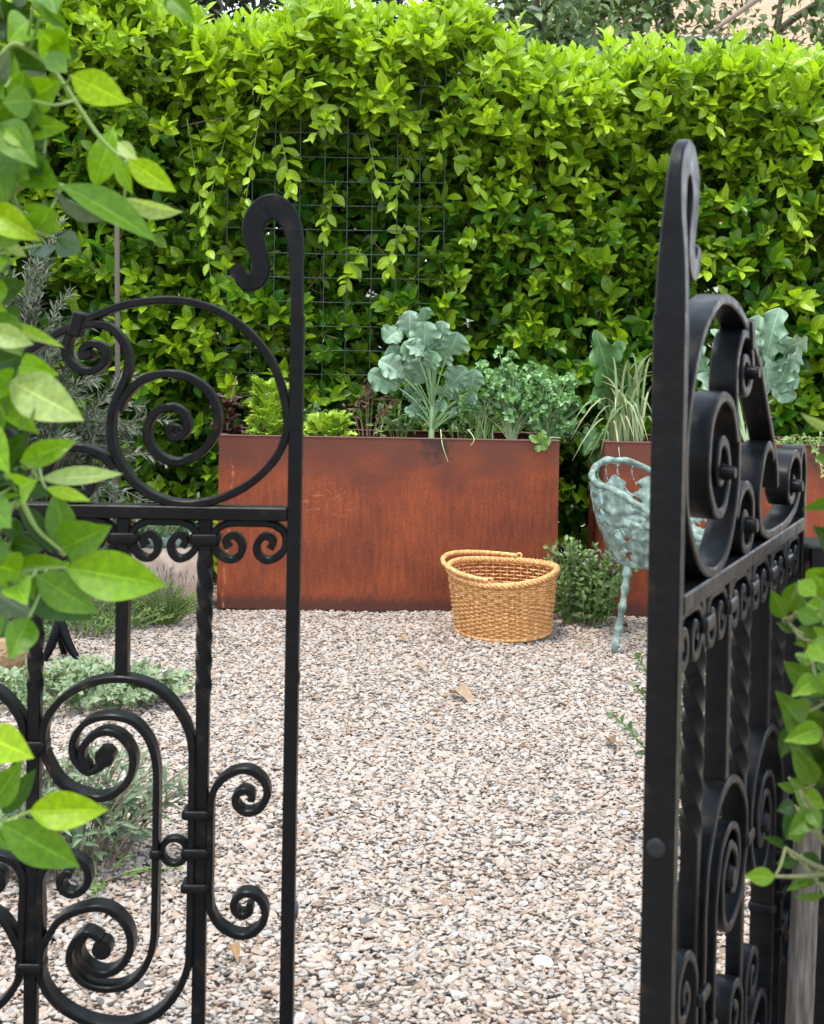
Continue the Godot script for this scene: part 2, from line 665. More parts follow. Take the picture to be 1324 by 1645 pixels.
# ---------------------------------------------------------------- behind the hedge
func house() -> void:
	var h := thing("house", Vector3(5.6, 0, -21.0), "peach stucco house glimpsed between the trees beyond the hedge", "house")
	var stucco := mat(Color(0.66, 0.43, 0.29), 0.9)
	stucco.heightmap_enabled = true
	stucco.heightmap_texture = noise_tex(0.06, 256, 51)
	stucco.heightmap_scale = 1.0
	tri_map(stucco, 1.0)
	var b := MB.new()
	# wall with two window openings in its front
	var xs := [-3.4, -1.9, -0.7, 0.9, 2.1, 3.4]
	var ys := [0.0, 4.3, 5.7, 9.2]
	for i in 5:
		for j in 3:
			if j == 1 and (i == 1 or i == 3):
				continue
			b.box(Vector3(xs[i], ys[j], -0.25), Vector3(xs[i + 1], ys[j + 1], 0.0), 0.001)
	b.box(Vector3(-3.4, 0, -6.0), Vector3(3.4, 9.2, -5.75), 0.001)
	b.box(Vector3(-3.4, 0, -5.75), Vector3(-3.15, 9.2, -0.25), 0.001)
	b.box(Vector3(3.15, 0, -5.75), Vector3(3.4, 9.2, -0.25), 0.001)
	part("wall", b.mesh(), stucco, h)
	var r := MB.new()
	r.quad(Vector3(-3.9, 9.1, 0.5), Vector3(3.9, 9.1, 0.5), Vector3(3.9, 11.0, -3.0), Vector3(-3.9, 11.0, -3.0))
	r.quad(Vector3(3.9, 9.1, -6.5), Vector3(-3.9, 9.1, -6.5), Vector3(-3.9, 11.0, -3.0), Vector3(3.9, 11.0, -3.0))
	r.box(Vector3(-3.9, 9.0, -6.5), Vector3(3.9, 9.1, 0.5), 0.01)
	part("roof", r.mesh(), mat(Color(0.30, 0.12, 0.07), 0.85), h)
	for i in [1, 3]:
		var f := MB.new()
		f.box(Vector3(xs[i], 4.3, -0.16), Vector3(xs[i] + 0.08, 5.7, -0.06), 0.004)
		f.box(Vector3(xs[i + 1] - 0.08, 4.3, -0.16), Vector3(xs[i + 1], 5.7, -0.06), 0.004)
		f.box(Vector3(xs[i] + 0.08, 4.3, -0.16), Vector3(xs[i + 1] - 0.08, 4.38, -0.06), 0.004)
		f.box(Vector3(xs[i] + 0.08, 5.62, -0.16), Vector3(xs[i + 1] - 0.08, 5.7, -0.06), 0.004)
		var w := part("window", f.mesh(), mat(Color(0.75, 0.73, 0.7), 0.5), h)
		var g := MB.new()
		g.quad(Vector3(xs[i] + 0.08, 4.38, -0.11), Vector3(xs[i + 1] - 0.08, 4.38, -0.11), Vector3(xs[i + 1] - 0.08, 5.62, -0.11), Vector3(xs[i] + 0.08, 5.62, -0.11))
		part("pane", g.mesh(), mat(Color(0.03, 0.04, 0.05), 0.08), w)


func tree(called: String, label: String, x: float, z: float, h: float, rad: float, ca: Color, cb: Color, n: int, leaf: float, low: float, trunks: int) -> void:
	var t := thing(called, Vector3(x, 0, z), label, "tree", "trees beyond the hedge")
	var b := MB.new()
	var tips := []
	for k in trunks:
		var a := TAU * k / trunks + rnd(-0.4, 0.4)
		var lean = Vector3(cos(a), 0, sin(a)) * rad * (0.15 if trunks == 1 else 0.45)
		var path := bez(Vector3(cos(a), 0, sin(a)) * 0.1, Vector3(lean.x * 0.3, h * 0.4, lean.z * 0.3), Vector3(lean.x, h * 0.85, lean.z), 8)
		var rr := []
		for i in 9:
			rr.append(lerpf(0.13 if trunks == 1 else 0.075, 0.02, i / 8.0))
		b.tube(path, rr, 8)
		for l in 9:
			var f := rnd(0.35, 0.98) * 8.0
			var p: Vector3 = path[int(f)].lerp(path[mini(int(f) + 1, 8)], f - int(f))
			var aa := rnd(0, TAU)
			var reach := rad * rnd(0.5, 1.0) * (1.15 - f / 10.0)
			var e := p + Vector3(cos(aa) * reach, rnd(0.1, 0.7) * reach, sin(aa) * reach)
			var lp := bez(p, p.lerp(e, 0.5) + Vector3(0, 0.15 * reach, 0), e, 4)
			b.tube(lp, [0.035, 0.028, 0.02, 0.013, 0.006], 5)
			tips.append(e)
			tips.append(lp[2])
	part("trunk", b.mesh(), M.bark, t)
	var xf := []
	var cols := []
	var ph: float = rnd(0, 50)
	var tries := 0
	while xf.size() < n and tries < n * 6:
		tries += 1
		var c: Vector3 = tips[rng.randi() % tips.size()]
		var p: Vector3 = c + Vector3(rng.randfn(), rng.randfn() * 0.8, rng.randfn()) * rad * 0.26
		if p.y < low:
			continue
		if noise.get_noise_3d(p.x * 0.8 + ph, p.y * 0.9, p.z * 0.8) < -0.16:
			continue
		var d := (Vector3(p.x, 0, p.z) * 0.5 + rv() + Vector3(0, -0.3, 0)).normalized()
		xf.append(Transform3D(frame(d, Vector3(0, 1, 0.4) + rv() * 0.8).scaled_local(Vector3.ONE * leaf * rnd(0.7, 1.3)), p))
		cols.append(ca.lerp(cb, clampf(0.4 + noise.get_noise_3d(p.x * 2.0, p.y * 2.0, p.z * 2.0 + ph) + rnd(-0.3, 0.3), 0, 1)))
	multi("crown", [M.leaf_simple, M.leaf_simple_b], xf, cols, leaf_mat(Color.WHITE, 0.5, 0.4), t)


func trees() -> void:
	M.leaf_simple = leaf_mesh(0.42, 0.22, 0.4, 3, 1)
	M.leaf_simple_b = leaf_mesh(0.5, 0.15, 0.9, 3, 1)
	var dk := Color(0.018, 0.045, 0.015)
	var md := Color(0.06, 0.12, 0.03)
	tree("conifer", "dense dark evergreen beyond the hedge behind the wire mesh", -1.0, -12.0, 6.2, 1.7, dk, Color(0.045, 0.09, 0.03), 9000, 0.10, 1.2, 1)
	tree("conifer", "dark evergreen standing between the hedge's tall left end and the wire mesh", -2.05, -13.4, 6.6, 1.6, dk, Color(0.05, 0.1, 0.03), 10000, 0.11, 1.2, 1)
	tree("evergreen_tree", "dark evergreen behind the leafy branches at the hedge's left end", -3.3, -12.6, 6.4, 1.7, dk, Color(0.05, 0.1, 0.035), 8000, 0.11, 1.2, 1)
	tree("leafy_tree", "airy tree with pale trunks behind the middle of the hedge", 1.05, -12.4, 6.0, 1.35, Color(0.09, 0.18, 0.05), Color(0.27, 0.40, 0.13), 8000, 0.11, 1.5, 3)
	tree("leafy_tree", "green tree in front of the peach house, nearest its wall", 2.75, -13.0, 6.3, 1.55, Color(0.09, 0.18, 0.05), Color(0.27, 0.40, 0.13), 7000, 0.10, 1.2, 2)
	tree("loose_tree", "thin loose tree with bare twigs before the house's sunny wall", 4.3, -12.0, 5.6, 1.2, Color(0.09, 0.15, 0.06), Color(0.24, 0.32, 0.14), 3600, 0.10, 1.2, 3)
	# a bare dead limb leaning across the tree at the right
	var b := MB.new()
	var limb := bez(at(1140, 52, 11.2), at(1190, 22, 11.2), at(1330, -90, 11.3), 8)
	b.tube(limb, [0.010, 0.014, 0.018, 0.021, 0.024, 0.027, 0.03, 0.033, 0.036], 8)
	var tx := limb[8].x + 0.45
	b.tube(bez(Vector3(tx, 0, limb[8].z - 0.2), Vector3(tx + 0.1, 3.0, limb[8].z), limb[8], 8), [0.09, 0.085, 0.08, 0.075, 0.07, 0.06, 0.055, 0.05, 0.036], 8)
	var lt := thing("dead_tree", Vector3.ZERO, "bare grey brown tree limb slanting up above the hedge", "tree")
	part("trunk", b.mesh(), mat(Color(0.2, 0.15, 0.12), 0.9), lt)
	# pale wall that shows as bright specks through the hedge
	var w := MB.new()
	w.box(Vector3(-4.2, 0, -0.1), Vector3(4.2, 1.6, 0.1), 0.01)
	var gw := thing("garden_wall", Vector3(0, 0, -9.0), "white garden wall showing as bright specks through gaps in the hedge", "wall")
	part("wall_face", w.mesh(), mat(Color(0.78, 0.75, 0.72), 0.9), gw)


func hedge_top(x: float) -> float:
	var t := 2.60 - 0.09 * smoothstep(0.25, 0.6, x) + 0.05 * noise2.get_noise_2d(x * 2.2, 4.0) + 0.05 * noise.get_noise_2d(x * 5.0, 9.0)
	t += 0.24 * smoothstep(-1.05, -1.3, x)          # higher towards the left end
	t += 0.19 * exp(-pow((x + 0.48) / 0.24, 2.0))    # clumps of tall shoots
	t += 0.20 * exp(-pow((x - 0.16) / 0.20, 2.0))
	t += 0.06 * exp(-pow((x - 1.6) / 0.12, 2.0))
	return t


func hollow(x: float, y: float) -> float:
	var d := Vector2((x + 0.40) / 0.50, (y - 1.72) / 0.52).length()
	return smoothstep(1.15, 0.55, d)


func hedge_front(x: float, y: float) -> float:
	var z := -6.93 + 0.13 * noise2.get_noise_2d(x * 1.6, y * 1.6 + 20.0) + 0.07 * noise.get_noise_2d(x * 3.7, y * 3.7)
	z += 0.10 * smoothstep(1.9, 2.4, y)
	return z - 0.24 * hollow(x, y)


func shoot(leaves: Array, st: MB, p: Vector3, dir: Vector3, length: float, n: int, young: float, size: float, draw_stem: bool) -> void:
	var sag := Vector3(0, -0.12 * length, 0)
	var path := bez(p, p + dir * length * 0.5, p + dir * length + sag, 4)
	if draw_stem:
		st.tube(path, [0.004, 0.0035, 0.003, 0.0025, 0.0015], 3, Color.WHITE, false)
	var turn := rnd(0, TAU)
	for k in n:
		var t := (k + 0.7) / n
		var f := minf(t * 4.0, 3.99)
		var q := path[int(f)].lerp(path[int(f) + 1], f - int(f))
		turn += 2.5
		var out := frame(dir, Vector3(0.1, 0.2, 1)) * Vector3(0, cos(turn), sin(turn))
		var ld = (dir * (0.45 + 0.55 * t) + out * (1.0 - 0.45 * t) + rv() * 0.28).normalized()
		var up = Vector3(0, 0.75, 0.75) + dir * 0.2 + rv() * 0.6
		var sz := size * rnd(0.72, 1.15) * (1.0 - 0.3 * maxf(0.0, t - 0.75) / 0.25)
		leaves.append([Transform3D(frame(ld, up).scaled_local(Vector3.ONE * sz), q), clampf(young + 0.30 * (t - 0.5) + rnd(-0.14, 0.14), 0.0, 1.0)])


func hedge() -> void:
	var h := thing("hedge", Vector3.ZERO, "tall glossy green hedge with bright yellow green new shoots along its top", "hedge")
	var leaves := []
	var st := MB.new()
	# shoots of the front
	for i in 5600:
		var x := rnd(-2.95, 2.95)
		var top := hedge_top(x)
		var y := rnd(0.05, top - 0.05)
		var hol := hollow(x, y)
		if hol > 0.3 and rng.randf() < hol * 0.3:
			continue
		var d := pow(rng.randf(), 1.3) * 0.42
		var z := hedge_front(x, y) - d
		var dir := Vector3(rnd(-0.6, 0.6), rnd(0.0, 0.75), 1.0).normalized()
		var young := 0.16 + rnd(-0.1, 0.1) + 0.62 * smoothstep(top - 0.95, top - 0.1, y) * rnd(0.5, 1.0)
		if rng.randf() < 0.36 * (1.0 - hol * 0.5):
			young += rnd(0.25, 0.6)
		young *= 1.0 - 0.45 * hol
		var len_ := rnd(0.10, 0.24)
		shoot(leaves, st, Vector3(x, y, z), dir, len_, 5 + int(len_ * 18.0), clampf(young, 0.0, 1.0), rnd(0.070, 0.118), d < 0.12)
	# upright shoots of the top
	for i in 1500:
		var x := rnd(-2.95, 2.95)
		var top := hedge_top(x)
		var z := rnd(-7.45, -6.80)
		var y := top - rnd(0.05, 0.28) - 0.5 * pow(maxf(0.0, z + 6.95) / 0.15, 2.0) * 0.15
		var dir := Vector3(rnd(-0.45, 0.45), 1.0, rnd(-0.3, 0.55)).normalized()
		shoot(leaves, st, Vector3(x, y, z), dir, rnd(0.10, 0.24), 8, clampf(0.80 + rnd(-0.2, 0.28), 0.0, 1.0), rnd(0.075, 0.115), true)
	# long sprays that hang out of the face
	for s in [[375, 175, 330, 330, 6.72], [430, 110, 395, 300, 6.7], [700, 190, 770, 290, 6.74], [760, 130, 700, 240, 6.74], [1110, 110, 1150, 200, 6.74], [840, 170, 905, 250, 6.72],
			[1240, 260, 1300, 380, 6.7], [560, 160, 500, 215, 6.7], [300, 190, 340, 420, 6.72], [1190, 370, 1130, 430, 6.74], [620, 120, 660, 210, 6.72], [450, 215, 470, 300, 6.74], [590, 215, 610, 300, 6.76], [660, 250, 630, 330, 6.76], [540, 290, 520, 370, 6.78], [650, 360, 620, 430, 6.78], [480, 140, 530, 190, 6.72], [580, 400, 555, 450, 6.79]]:
		var p: Vector3 = at(s[0], s[1], s[4] + 0.12)
		var q: Vector3 = at(s[2], s[3], s[4])
		shoot(leaves, st, p, (q - p).normalized(), p.distance_to(q), 14, rnd(0.62, 0.85), rnd(0.075, 0.095), true)
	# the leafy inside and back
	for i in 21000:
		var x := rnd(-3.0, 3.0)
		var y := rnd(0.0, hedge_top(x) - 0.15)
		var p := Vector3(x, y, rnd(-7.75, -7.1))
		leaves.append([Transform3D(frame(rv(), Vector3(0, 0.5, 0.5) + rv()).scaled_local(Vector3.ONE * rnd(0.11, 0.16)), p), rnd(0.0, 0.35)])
	var tw := MB.new()
	for i in 170:
		var x := rnd(-2.6, 2.6) if i % 3 else rnd(-0.95, 0.15)
		var y := rnd(0.4, 2.3) if i % 3 else rnd(1.2, 2.3)
		var p := Vector3(x, y, hedge_front(x, y) - rnd(0.1, 0.3))
		var e := p + Vector3(rnd(-0.3, 0.3), rnd(-0.1, 0.4), rnd(0.05, 0.25))
		tw.tube(bez(p, p.lerp(e, 0.5) + rv() * 0.05, e, 5), [0.005, 0.0045, 0.004, 0.003, 0.0025, 0.0015], 5)
	part("twigs", tw.mesh(), M.brown_stem, h, "stuff")
	part("shoot_stems", st.mesh(), M.green_stem, h, "stuff")
	for i in 13:
		var b := MB.new()
		var x := -2.9 + i * 0.48 + rnd(-0.1, 0.1)
		b.tube(bez(Vector3(x, 0, -7.35 + rnd(-0.05, 0.05)), Vector3(x + rnd(-0.15, 0.15), 1.1, -7.35), Vector3(x + rnd(-0.2, 0.2), 2.3, -7.3), 7), [0.03, 0.028, 0.026, 0.022, 0.018, 0.014, 0.01, 0.006], 7)
		part("trunk", b.mesh(), M.bark, h)
	var score := PackedFloat32Array()
	for l in leaves:
		var p: Vector3 = l[0].origin
		var inside := absf(p.x / -p.z) < 0.285 and p.y > 0.65
		var n: Vector3 = l[0].basis.y.normalized()
		score.append((l[0].basis.x.length() * (0.3 + absf(n.z)) * 2.0 + (p.z - hedge_front(p.x, p.y)) * 0.8 + 0.25 * hollow(p.x, p.y)) if inside else -9.0)
	var ms := [leaf_mesh(0.48, 0.2, 0.3, 8, 2, 0.9, 0.0, 0.0, 1.0, 0.85), leaf_mesh(0.54, 0.12, 0.6, 8, 2, 0.95, 0.0, 0.0, 1.0, 0.8), leaf_mesh(0.44, 0.3, -0.1, 8, 2, 0.88, 0.0, 0.0, 1.0, 0.9)]
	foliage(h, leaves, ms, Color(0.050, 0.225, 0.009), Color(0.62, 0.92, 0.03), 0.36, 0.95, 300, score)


func wire_panel() -> void:
	var z := 6.84
	var a := at(369, 53, z)
	var c := at(718, 67, z)
	var nx := 9
	var step := (c.x - a.x) / nx
	var ny := 20
	var root := thing("wire_mesh_panel", Vector3(a.x, 0, -z), "dark green square wire mesh trellis standing against the hedge behind the planter", "trellis")
	var m := mat(Color(0.02, 0.035, 0.03), 0.5)
	for i in nx + 1:
		var b := MB.new()
		var x := step * i + (0.004 * sin(i * 2.1))
		b.tube(PackedVector3Array([Vector3(x, 0.0, 0), Vector3(x + 0.004, 1.3, 0.004), Vector3(x - 0.002, a.y, 0)]), 0.0024, 5)
		part("upright_wire", b.mesh(), m, root)
	for j in ny:
		var b := MB.new()
		var y := a.y - 0.005 - j * step
		b.tube(PackedVector3Array([Vector3(-0.01, y, 0.005), Vector3(step * nx * 0.5, y - 0.004, 0.005), Vector3(step * nx + 0.01, y, 0.005)]), 0.0024, 5)
		part("cross_wire", b.mesh(), m, root)


# ---------------------------------------------------------------- planters
const PZ := 6.20
const PH := 0.75

func planter(called: String, x0: float, w: float, label: String) -> Node3D:
	var d := 0.52
	var root := thing(called, Vector3(x0, 0, -PZ), label, "planter", "rusted steel planters against the hedge")
	var t := 0.004
	# front sheet, slightly bowed, with a folded lip
	var b := MB.new()
	var rows := []
	for j in 13:
		var row := PackedVector3Array()
		for i in 25:
			var u = i / 24.0
			var k := j / 12.0
			row.append(Vector3(u * w, PH * (1.0 - k), 0.004 * sin(PI * u) * sin(PI * k)))
		rows.append(row)
	b.grid(rows)
	for i in b.uv.size():
		b.uv[i] = Vector2(b.uv[i].y, b.uv[i].x)
	part("front_panel", b.mesh(), M.corten, root)
	for e in [[0.0, "side_panel"], [w, "side_panel"]]:
		var s := MB.new()
		s.quad(Vector3(e[0], PH, -d), Vector3(e[0], PH, -0.0005), Vector3(e[0], 0, -0.0005), Vector3(e[0], 0, -d))
		part(e[1], s.mesh(), M.corten, root)
	var bk := MB.new()
	bk.quad(Vector3(w, PH, -d), Vector3(0, PH, -d), Vector3(0, 0, -d), Vector3(w, 0, -d))
	part("back_panel", bk.mesh(), M.corten, root)
	var lip := MB.new()
	lip.box(Vector3(-0.002, PH, -0.03), Vector3(w + 0.002, PH + t, 0.003), 0.001)
	lip.box(Vector3(-0.002, PH, -d), Vector3(0.03, PH + t, -0.031), 0.001)
	lip.box(Vector3(w - 0.03, PH, -d), Vector3(w + 0.002, PH + t, -0.031), 0.001)
	lip.box(Vector3(0.031, PH, -d), Vector3(w - 0.031, PH + t, -d + 0.03), 0.001)
	part("rim", lip.mesh(), M.corten_edge, root)
	var s := MB.new()
	var sr := []
	for j in 7:
		var row := PackedVector3Array()
		for i in 25:
			var x := 0.002 + (w - 0.004) * i / 24.0
			row.append(Vector3(x, PH - 0.03 + 0.015 * noise.get_noise_2d(x * 9.0, j * 1.7), -0.002 - (d - 0.004) * j / 6.0))
		sr.append(row)
	s.grid(sr)
	part("soil", s.mesh(), M.soil, root)
	return root


func planters() -> void:
	var l := at(348, 978, PZ)
	var r := at(899, 708, PZ)
	planter("planter", l.x, r.x - l.x, "wide rusted steel planter behind the wicker basket")
	var l2 := at(972, 712, PZ)
	planter("planter", l2.x, 1.49, "rusted steel planter behind the leaf pattern chair")


# leaf by its base and tip in the photo, at a real depth, with its width
func blade(root: Node3D, m: Mesh, mt: Material, b: Vector3, t: Vector3, width: float, tilt: float, called := "leaf") -> MeshInstance3D:
	var d := t - b
	var o := part(called, m, mt, root)
	var fr := frame(d, Basis(d.normalized(), tilt) * (EYE - b).normalized())
	o.transform = Transform3D(Basis(fr.x * d.length(), fr.y * d.length() * 0.8, fr.z * width), b - root.position)
	return o


func stalk(root: Node3D, pts: Array, r0: float, r1: float, m: Material, called := "stem") -> void:
	var b := MB.new()
	var local := []
	for p in pts:
		local.append(p - root.position)
	var sp := spline(local, 5)
	var rr := []
	for i in sp.size():
		rr.append(lerpf(r0, r1, float(i) / (sp.size() - 1)))
	b.tube(PackedVector3Array(sp), rr, 6)
	part(called, b.mesh(), m, root)


func kale_leaves() -> Array:
	var a := []
	for k in 4:
		a.append(leaf_mesh(1.0, 0.10 + 0.04 * k, 0.7 + 0.15 * k, 36, 8, 1.25 + 0.1 * k, 0.085, 0.085, 3.5 + 0.6 * k, 0.6))
	return a


func planter_plants() -> void:
	var km := kale_leaves()
	var kc := [leaf_mat(Color(0.29, 0.47, 0.30), 0.6, 0.3), leaf_mat(Color(0.36, 0.54, 0.37), 0.6, 0.3), leaf_mat(Color(0.20, 0.36, 0.20), 0.6, 0.3)]
	var pale := mat(Color(0.34, 0.46, 0.22), 0.5)
	# --- tall kale in the middle of the first planter (photo px = 570 + x / 3.578, 480 + y / 3.578)
	var z := 6.42
	var foot := at(693, 706, z)
	foot.y = PH - 0.02
	var k := thing("kale_plant", foot, "tall blue green kale with big ruffled leaves in the planter's middle", "vegetable plant")
	var S := 3.578
	var top := at(697, 615, z)
	stalk(k, [foot, at(694, 660, z), top], 0.016, 0.010, pale, "main_stem")
	var i := 0
	for q in [[395, 320, 405, 128, 128, 0.25], [325, 230, 312, 66, 105, -0.3], [395, 130, 402, 52, 72, 0.5], [275, 170, 168, 245, 100, 0.4], [495, 240, 508, 130, 88, -0.4], [530, 330, 600, 195, 120, 0.35],
			[290, 390, 196, 272, 100, -0.25], [285, 455, 140, 345, 105, 0.3], [255, 515, 78, 425, 105, 0.1], [410, 480, 295, 355, 118, -0.15], [405, 330, 296, 245, 84, 0.6], [450, 395, 520, 285, 110, 0.2],
			[535, 512, 645, 400, 122, 0.15], [665, 535, 690, 405, 84, 0.2], [300, 545, 385, 585, 70, 0.6], [628, 660, 540, 652, 34, 0.9], [670, 630, 755, 655, 60, 0.9], [380, 690, 340, 615, 60, 0.4],
			[430, 400, 470, 310, 90, -0.5], [590, 590, 560, 510, 60, -0.5], [350, 560, 300, 500, 70, -0.3], [490, 560, 540, 500, 70, 0.4], [340, 480, 270, 400, 90, -0.4], [470, 330, 470, 230, 90, 0.5], [360, 330, 270, 270, 90, 0.2],
			[560, 640, 600, 600, 50, 0.3], [350, 660, 290, 640, 50, 0.5], [480, 640, 520, 590, 50, -0.4], [700, 600, 740, 560, 50, 0.3], [640, 600, 690, 540, 60, 0.0]]:
		var dz: float = z + 0.05 * sin(i * 2.3) - 0.05
		var b := at(570 + q[0] / S, 480 + q[1] / S, dz)
		var t := at(570 + q[2] / S, 480 + q[3] / S, dz - 0.05)
		blade(k, km[i % 4], kc[i % 3 if i < 13 else 2], b, t, q[4] / S / 359.0 * 1.4, q[5])
		var root_at := foot.lerp(top, 0.15 + 0.8 * clampf((600.0 - q[1]) / 450.0, 0.0, 1.0))
		stalk(k, [root_at, root_at.lerp(b, 0.5) + Vector3(0, 0.02, 0.01), b], 0.0042, 0.003, mat(Color(0.24, 0.38, 0.17), 0.5), "petiole")
		i += 1
	# --- curly parsley: two cushions of tiny crisped leaflets on stalks
	var frill := [leaf_mesh(0.95, 0.3, 0.9, 5, 2, 0.6, 0.12, 0.2, 2.0, 0.5), leaf_mesh(1.0, 0.45, 0.5, 5, 2, 0.6, 0.15, 0.22, 2.5, 0.5)]
	for g in [["parsley_plant", "tall curly parsley cushion to the right of the kale", 822, 632, 0.165, 0.115, 822, 705, 420], ["parsley_plant", "lower curly parsley spilling over the planter's right corner", 892, 655, 0.125, 0.12, 876, 706, 360]]:
		var pz := 6.38
		var base := at(g[6], g[7], pz)
		base.y = PH - 0.02
		var pl := thing(g[0], base, g[1], "herb", "parsley in the planter")
		var mid := at(g[2], g[3], pz) - base
		var lv := []
		var sm := MB.new()
		for n in g[8] / 4:
			var p: Vector3 = mid + Vector3(rng.randfn() * 0.5 * g[4] * 1.1, rng.randfn() * 0.5 * g[5] * 1.05, rng.randfn() * 0.05)
			sm.tube(bez(Vector3(rnd() * 0.02, 0, rnd() * 0.02), Vector3(p.x * 0.4, p.y * 0.7, p.z * 0.4), p, 4), 0.0016, 4, Color.WHITE, false)
			for q in 9:
				var dd := (rv() + Vector3(0, 0.35, 0.5)).normalized()
				lv.append([Transform3D(frame(dd, Vector3(0, 0.7, 0.7) + rv() * 0.6).scaled_local(Vector3.ONE * rnd(0.02, 0.034)), p + rv() * 0.016), rnd(0.0, 1.0)])
		part("stalks", sm.mesh(), pale, pl, "stuff")
		foliage(pl, lv, frill, Color(0.18, 0.44, 0.11), Color(0.44, 0.72, 0.30), 0.5, 0.4, 60)
	# a bright flat leaf spray hanging over the corner
	var cl := at(868, 700, 6.19)
	var cr := thing("celery_sprig", cl, "bright green lobed sprig hanging over the planter's front rim", "herb")
	for q in [[868, 712, 873, 690, 14], [868, 712, 850, 700, 13], [870, 714, 885, 704, 13], [868, 714, 862, 726, 12], [870, 714, 880, 722, 12]]:
		blade(cr, km[1], leaf_mat(Color(0.22, 0.42, 0.07), 0.45, 0.5), at(q[0], q[1], 6.17), at(q[2], q[3], 6.16), q[4] / 370.0, 0.2)
	stalk(cr, [at(900, 704, 6.3), at(885, 703, 6.22), at(869, 712, 6.17)], 0.003, 0.002, pale)
	# --- chives and dill between kale and parsley
	var ch := thing("chive_clump", Vector3(at(775, 700, 6.36).x, PH - 0.02, -6.36), "fine grassy chives between the kale and the parsley", "herb")
	for n in 46:
		var b := MB.new()
		var h := rnd(0.07, 0.2)
		var a := rnd(0, TAU)
		var e := Vector3(cos(a) * rnd(0.02, 0.13), h, sin(a) * rnd(0.01, 0.08))
		b.tube(bez(Vector3(rnd() * 0.06, 0, rnd() * 0.03), Vector3(e.x * 0.3, h * 0.9, e.z * 0.3), e, 5), [0.0022, 0.0022, 0.002, 0.0018, 0.0014, 0.0006], 4)
		part("blade", b.mesh(), [M.green_stem, pale, leaf_mat(Color(0.10, 0.24, 0.03), 0.5, 0.3)][n % 3], ch)
	for q in [[[708, 690], [711, 715], [720, 742]], [[752, 690], [762, 705], [756, 716]]]:
		stalk(ch, [at(q[0][0], q[0][1], 6.24), at(q[1][0], q[1][1], 6.185), at(q[2][0], q[2][1], 6.18)], 0.0025, 0.001, pale, "trailing_blade")
	# --- lettuces
	var lm := [leaf_mesh(0.7, 0.2, 0.5, 8, 3, 0.6, 0.07, 0.12, 3.0, 0.55), leaf_mesh(0.6, 0.3, 0.8, 8, 3, 0.65, 0.08, 0.15, 3.5, 0.55)]
	for g in [["lettuce", "tall column of lime green lettuce at the planter's left end", 432, 600, 46.0, 95.0, 150], ["lettuce", "low lime green lettuce right of the gate's free post", 525, 668, 60.0, 32.0, 90]]:
		var lz := 6.36
		var base := at(g[2], 705, lz)
		base.y = PH - 0.02
		var pl := thing(g[0], base, g[1], "lettuce", "lettuces in the planter")
		var lv := []
		for n in g[6]:
			var f := rng.randf()
			var a := rnd(0, TAU)
			var rr: float = g[4] / 362.0 * (1.0 - f * 0.35) * 0.95
			var p := Vector3(cos(a) * rr * 0.5, g[5] / 362.0 * f * 0.85, sin(a) * rr * 0.5)
			var dd := Vector3(cos(a), 0.5 + f * 1.1, sin(a)).normalized() + rv() * 0.25
			lv.append([Transform3D(frame(dd, Vector3(-cos(a) * 0.4, 0.9, -sin(a) * 0.4 + 0.4) + rv() * 0.3).scaled_local(Vector3.ONE * rnd(0.05, 0.085)), p), rnd(0.1, 1.0)])
		var sm := MB.new()
		sm.tube(PackedVector3Array([Vector3.ZERO, Vector3(0, g[5] / 362.0 * 0.85, 0)]), [0.012, 0.006], 6)
		part("stalk", sm.mesh(), pale, pl)
		foliage(pl, lv, lm, Color(0.30, 0.58, 0.03), Color(0.62, 0.86, 0.08), 0.45, 0.6, 120)
	# --- dark red lettuce going to seed
	var dr := thing("red_lettuce", at(364, 698, 6.34), "dark wine red lettuce at the planter's far left corner", "lettuce")
	var rl := []
	for n in 42:
		var f := rng.randf()
		var a := rnd(0, TAU)
		rl.append([Transform3D(frame(Vector3(cos(a), rnd(-0.2, 0.9), sin(a)), Vector3(0, 1, 0.4) + rv() * 0.3).scaled_local(Vector3.ONE * rnd(0.04, 0.075)), Vector3(cos(a) * 0.015, f * 0.19, sin(a) * 0.015) + Vector3(rnd() * 0.02, -0.02, 0)), rng.randf()])
	foliage(dr, rl, lm, Color(0.035, 0.010, 0.008), Color(0.15, 0.045, 0.03), 0.45, 0.3, 42)
	stalk(dr, [dr.position, dr.position + Vector3(0.01, 0.1, 0), dr.position + Vector3(0.04, 0.26, 0)], 0.006, 0.003, M.brown_stem)
	# --- seed stalks and a plank behind
	var sd := thing("seed_stalk", at(592, 700, 6.4), "dry reddish brown seed stalks left of the kale", "herb")
	var sl := []
	for q in [[560, 660, 3], [575, 640, 5], [588, 622, 9], [592, 640, 7], [600, 632, 5], [618, 640, 7], [628, 650, 6], [572, 668, 4], [615, 662, 5]]:
		var e := at(q[0], q[1], 6.4 + 0.03 * sin(q[0]))
		stalk(sd, [at(590 + (q[0] - 590) * 0.4, 700, 6.4), at(590 + (q[0] - 590) * 0.6, 675, 6.4), e], 0.0025, 0.0012, M.brown_stem)
		for n in q[2] * 2:
			sl.append([Transform3D(frame(rv() + Vector3(0, 0.6, 0), rv()).scaled_local(Vector3.ONE * rnd(0.022, 0.036)), e - sd.position + Vector3(rnd() * 0.018, rnd(-0.05, 0.03), rnd() * 0.015)), rng.randf()])
	foliage(sd, sl, [M.leaf_simple, M.leaf_simple_b], Color(0.12, 0.06, 0.035), Color(0.30, 0.16, 0.10), 0.7, 0.3, 50, PackedFloat32Array(), "bract")
	var wl := thing("leafy_herb", at(612, 703, 6.3), "small pale green herb sprig beside the dry seed stalks", "herb")
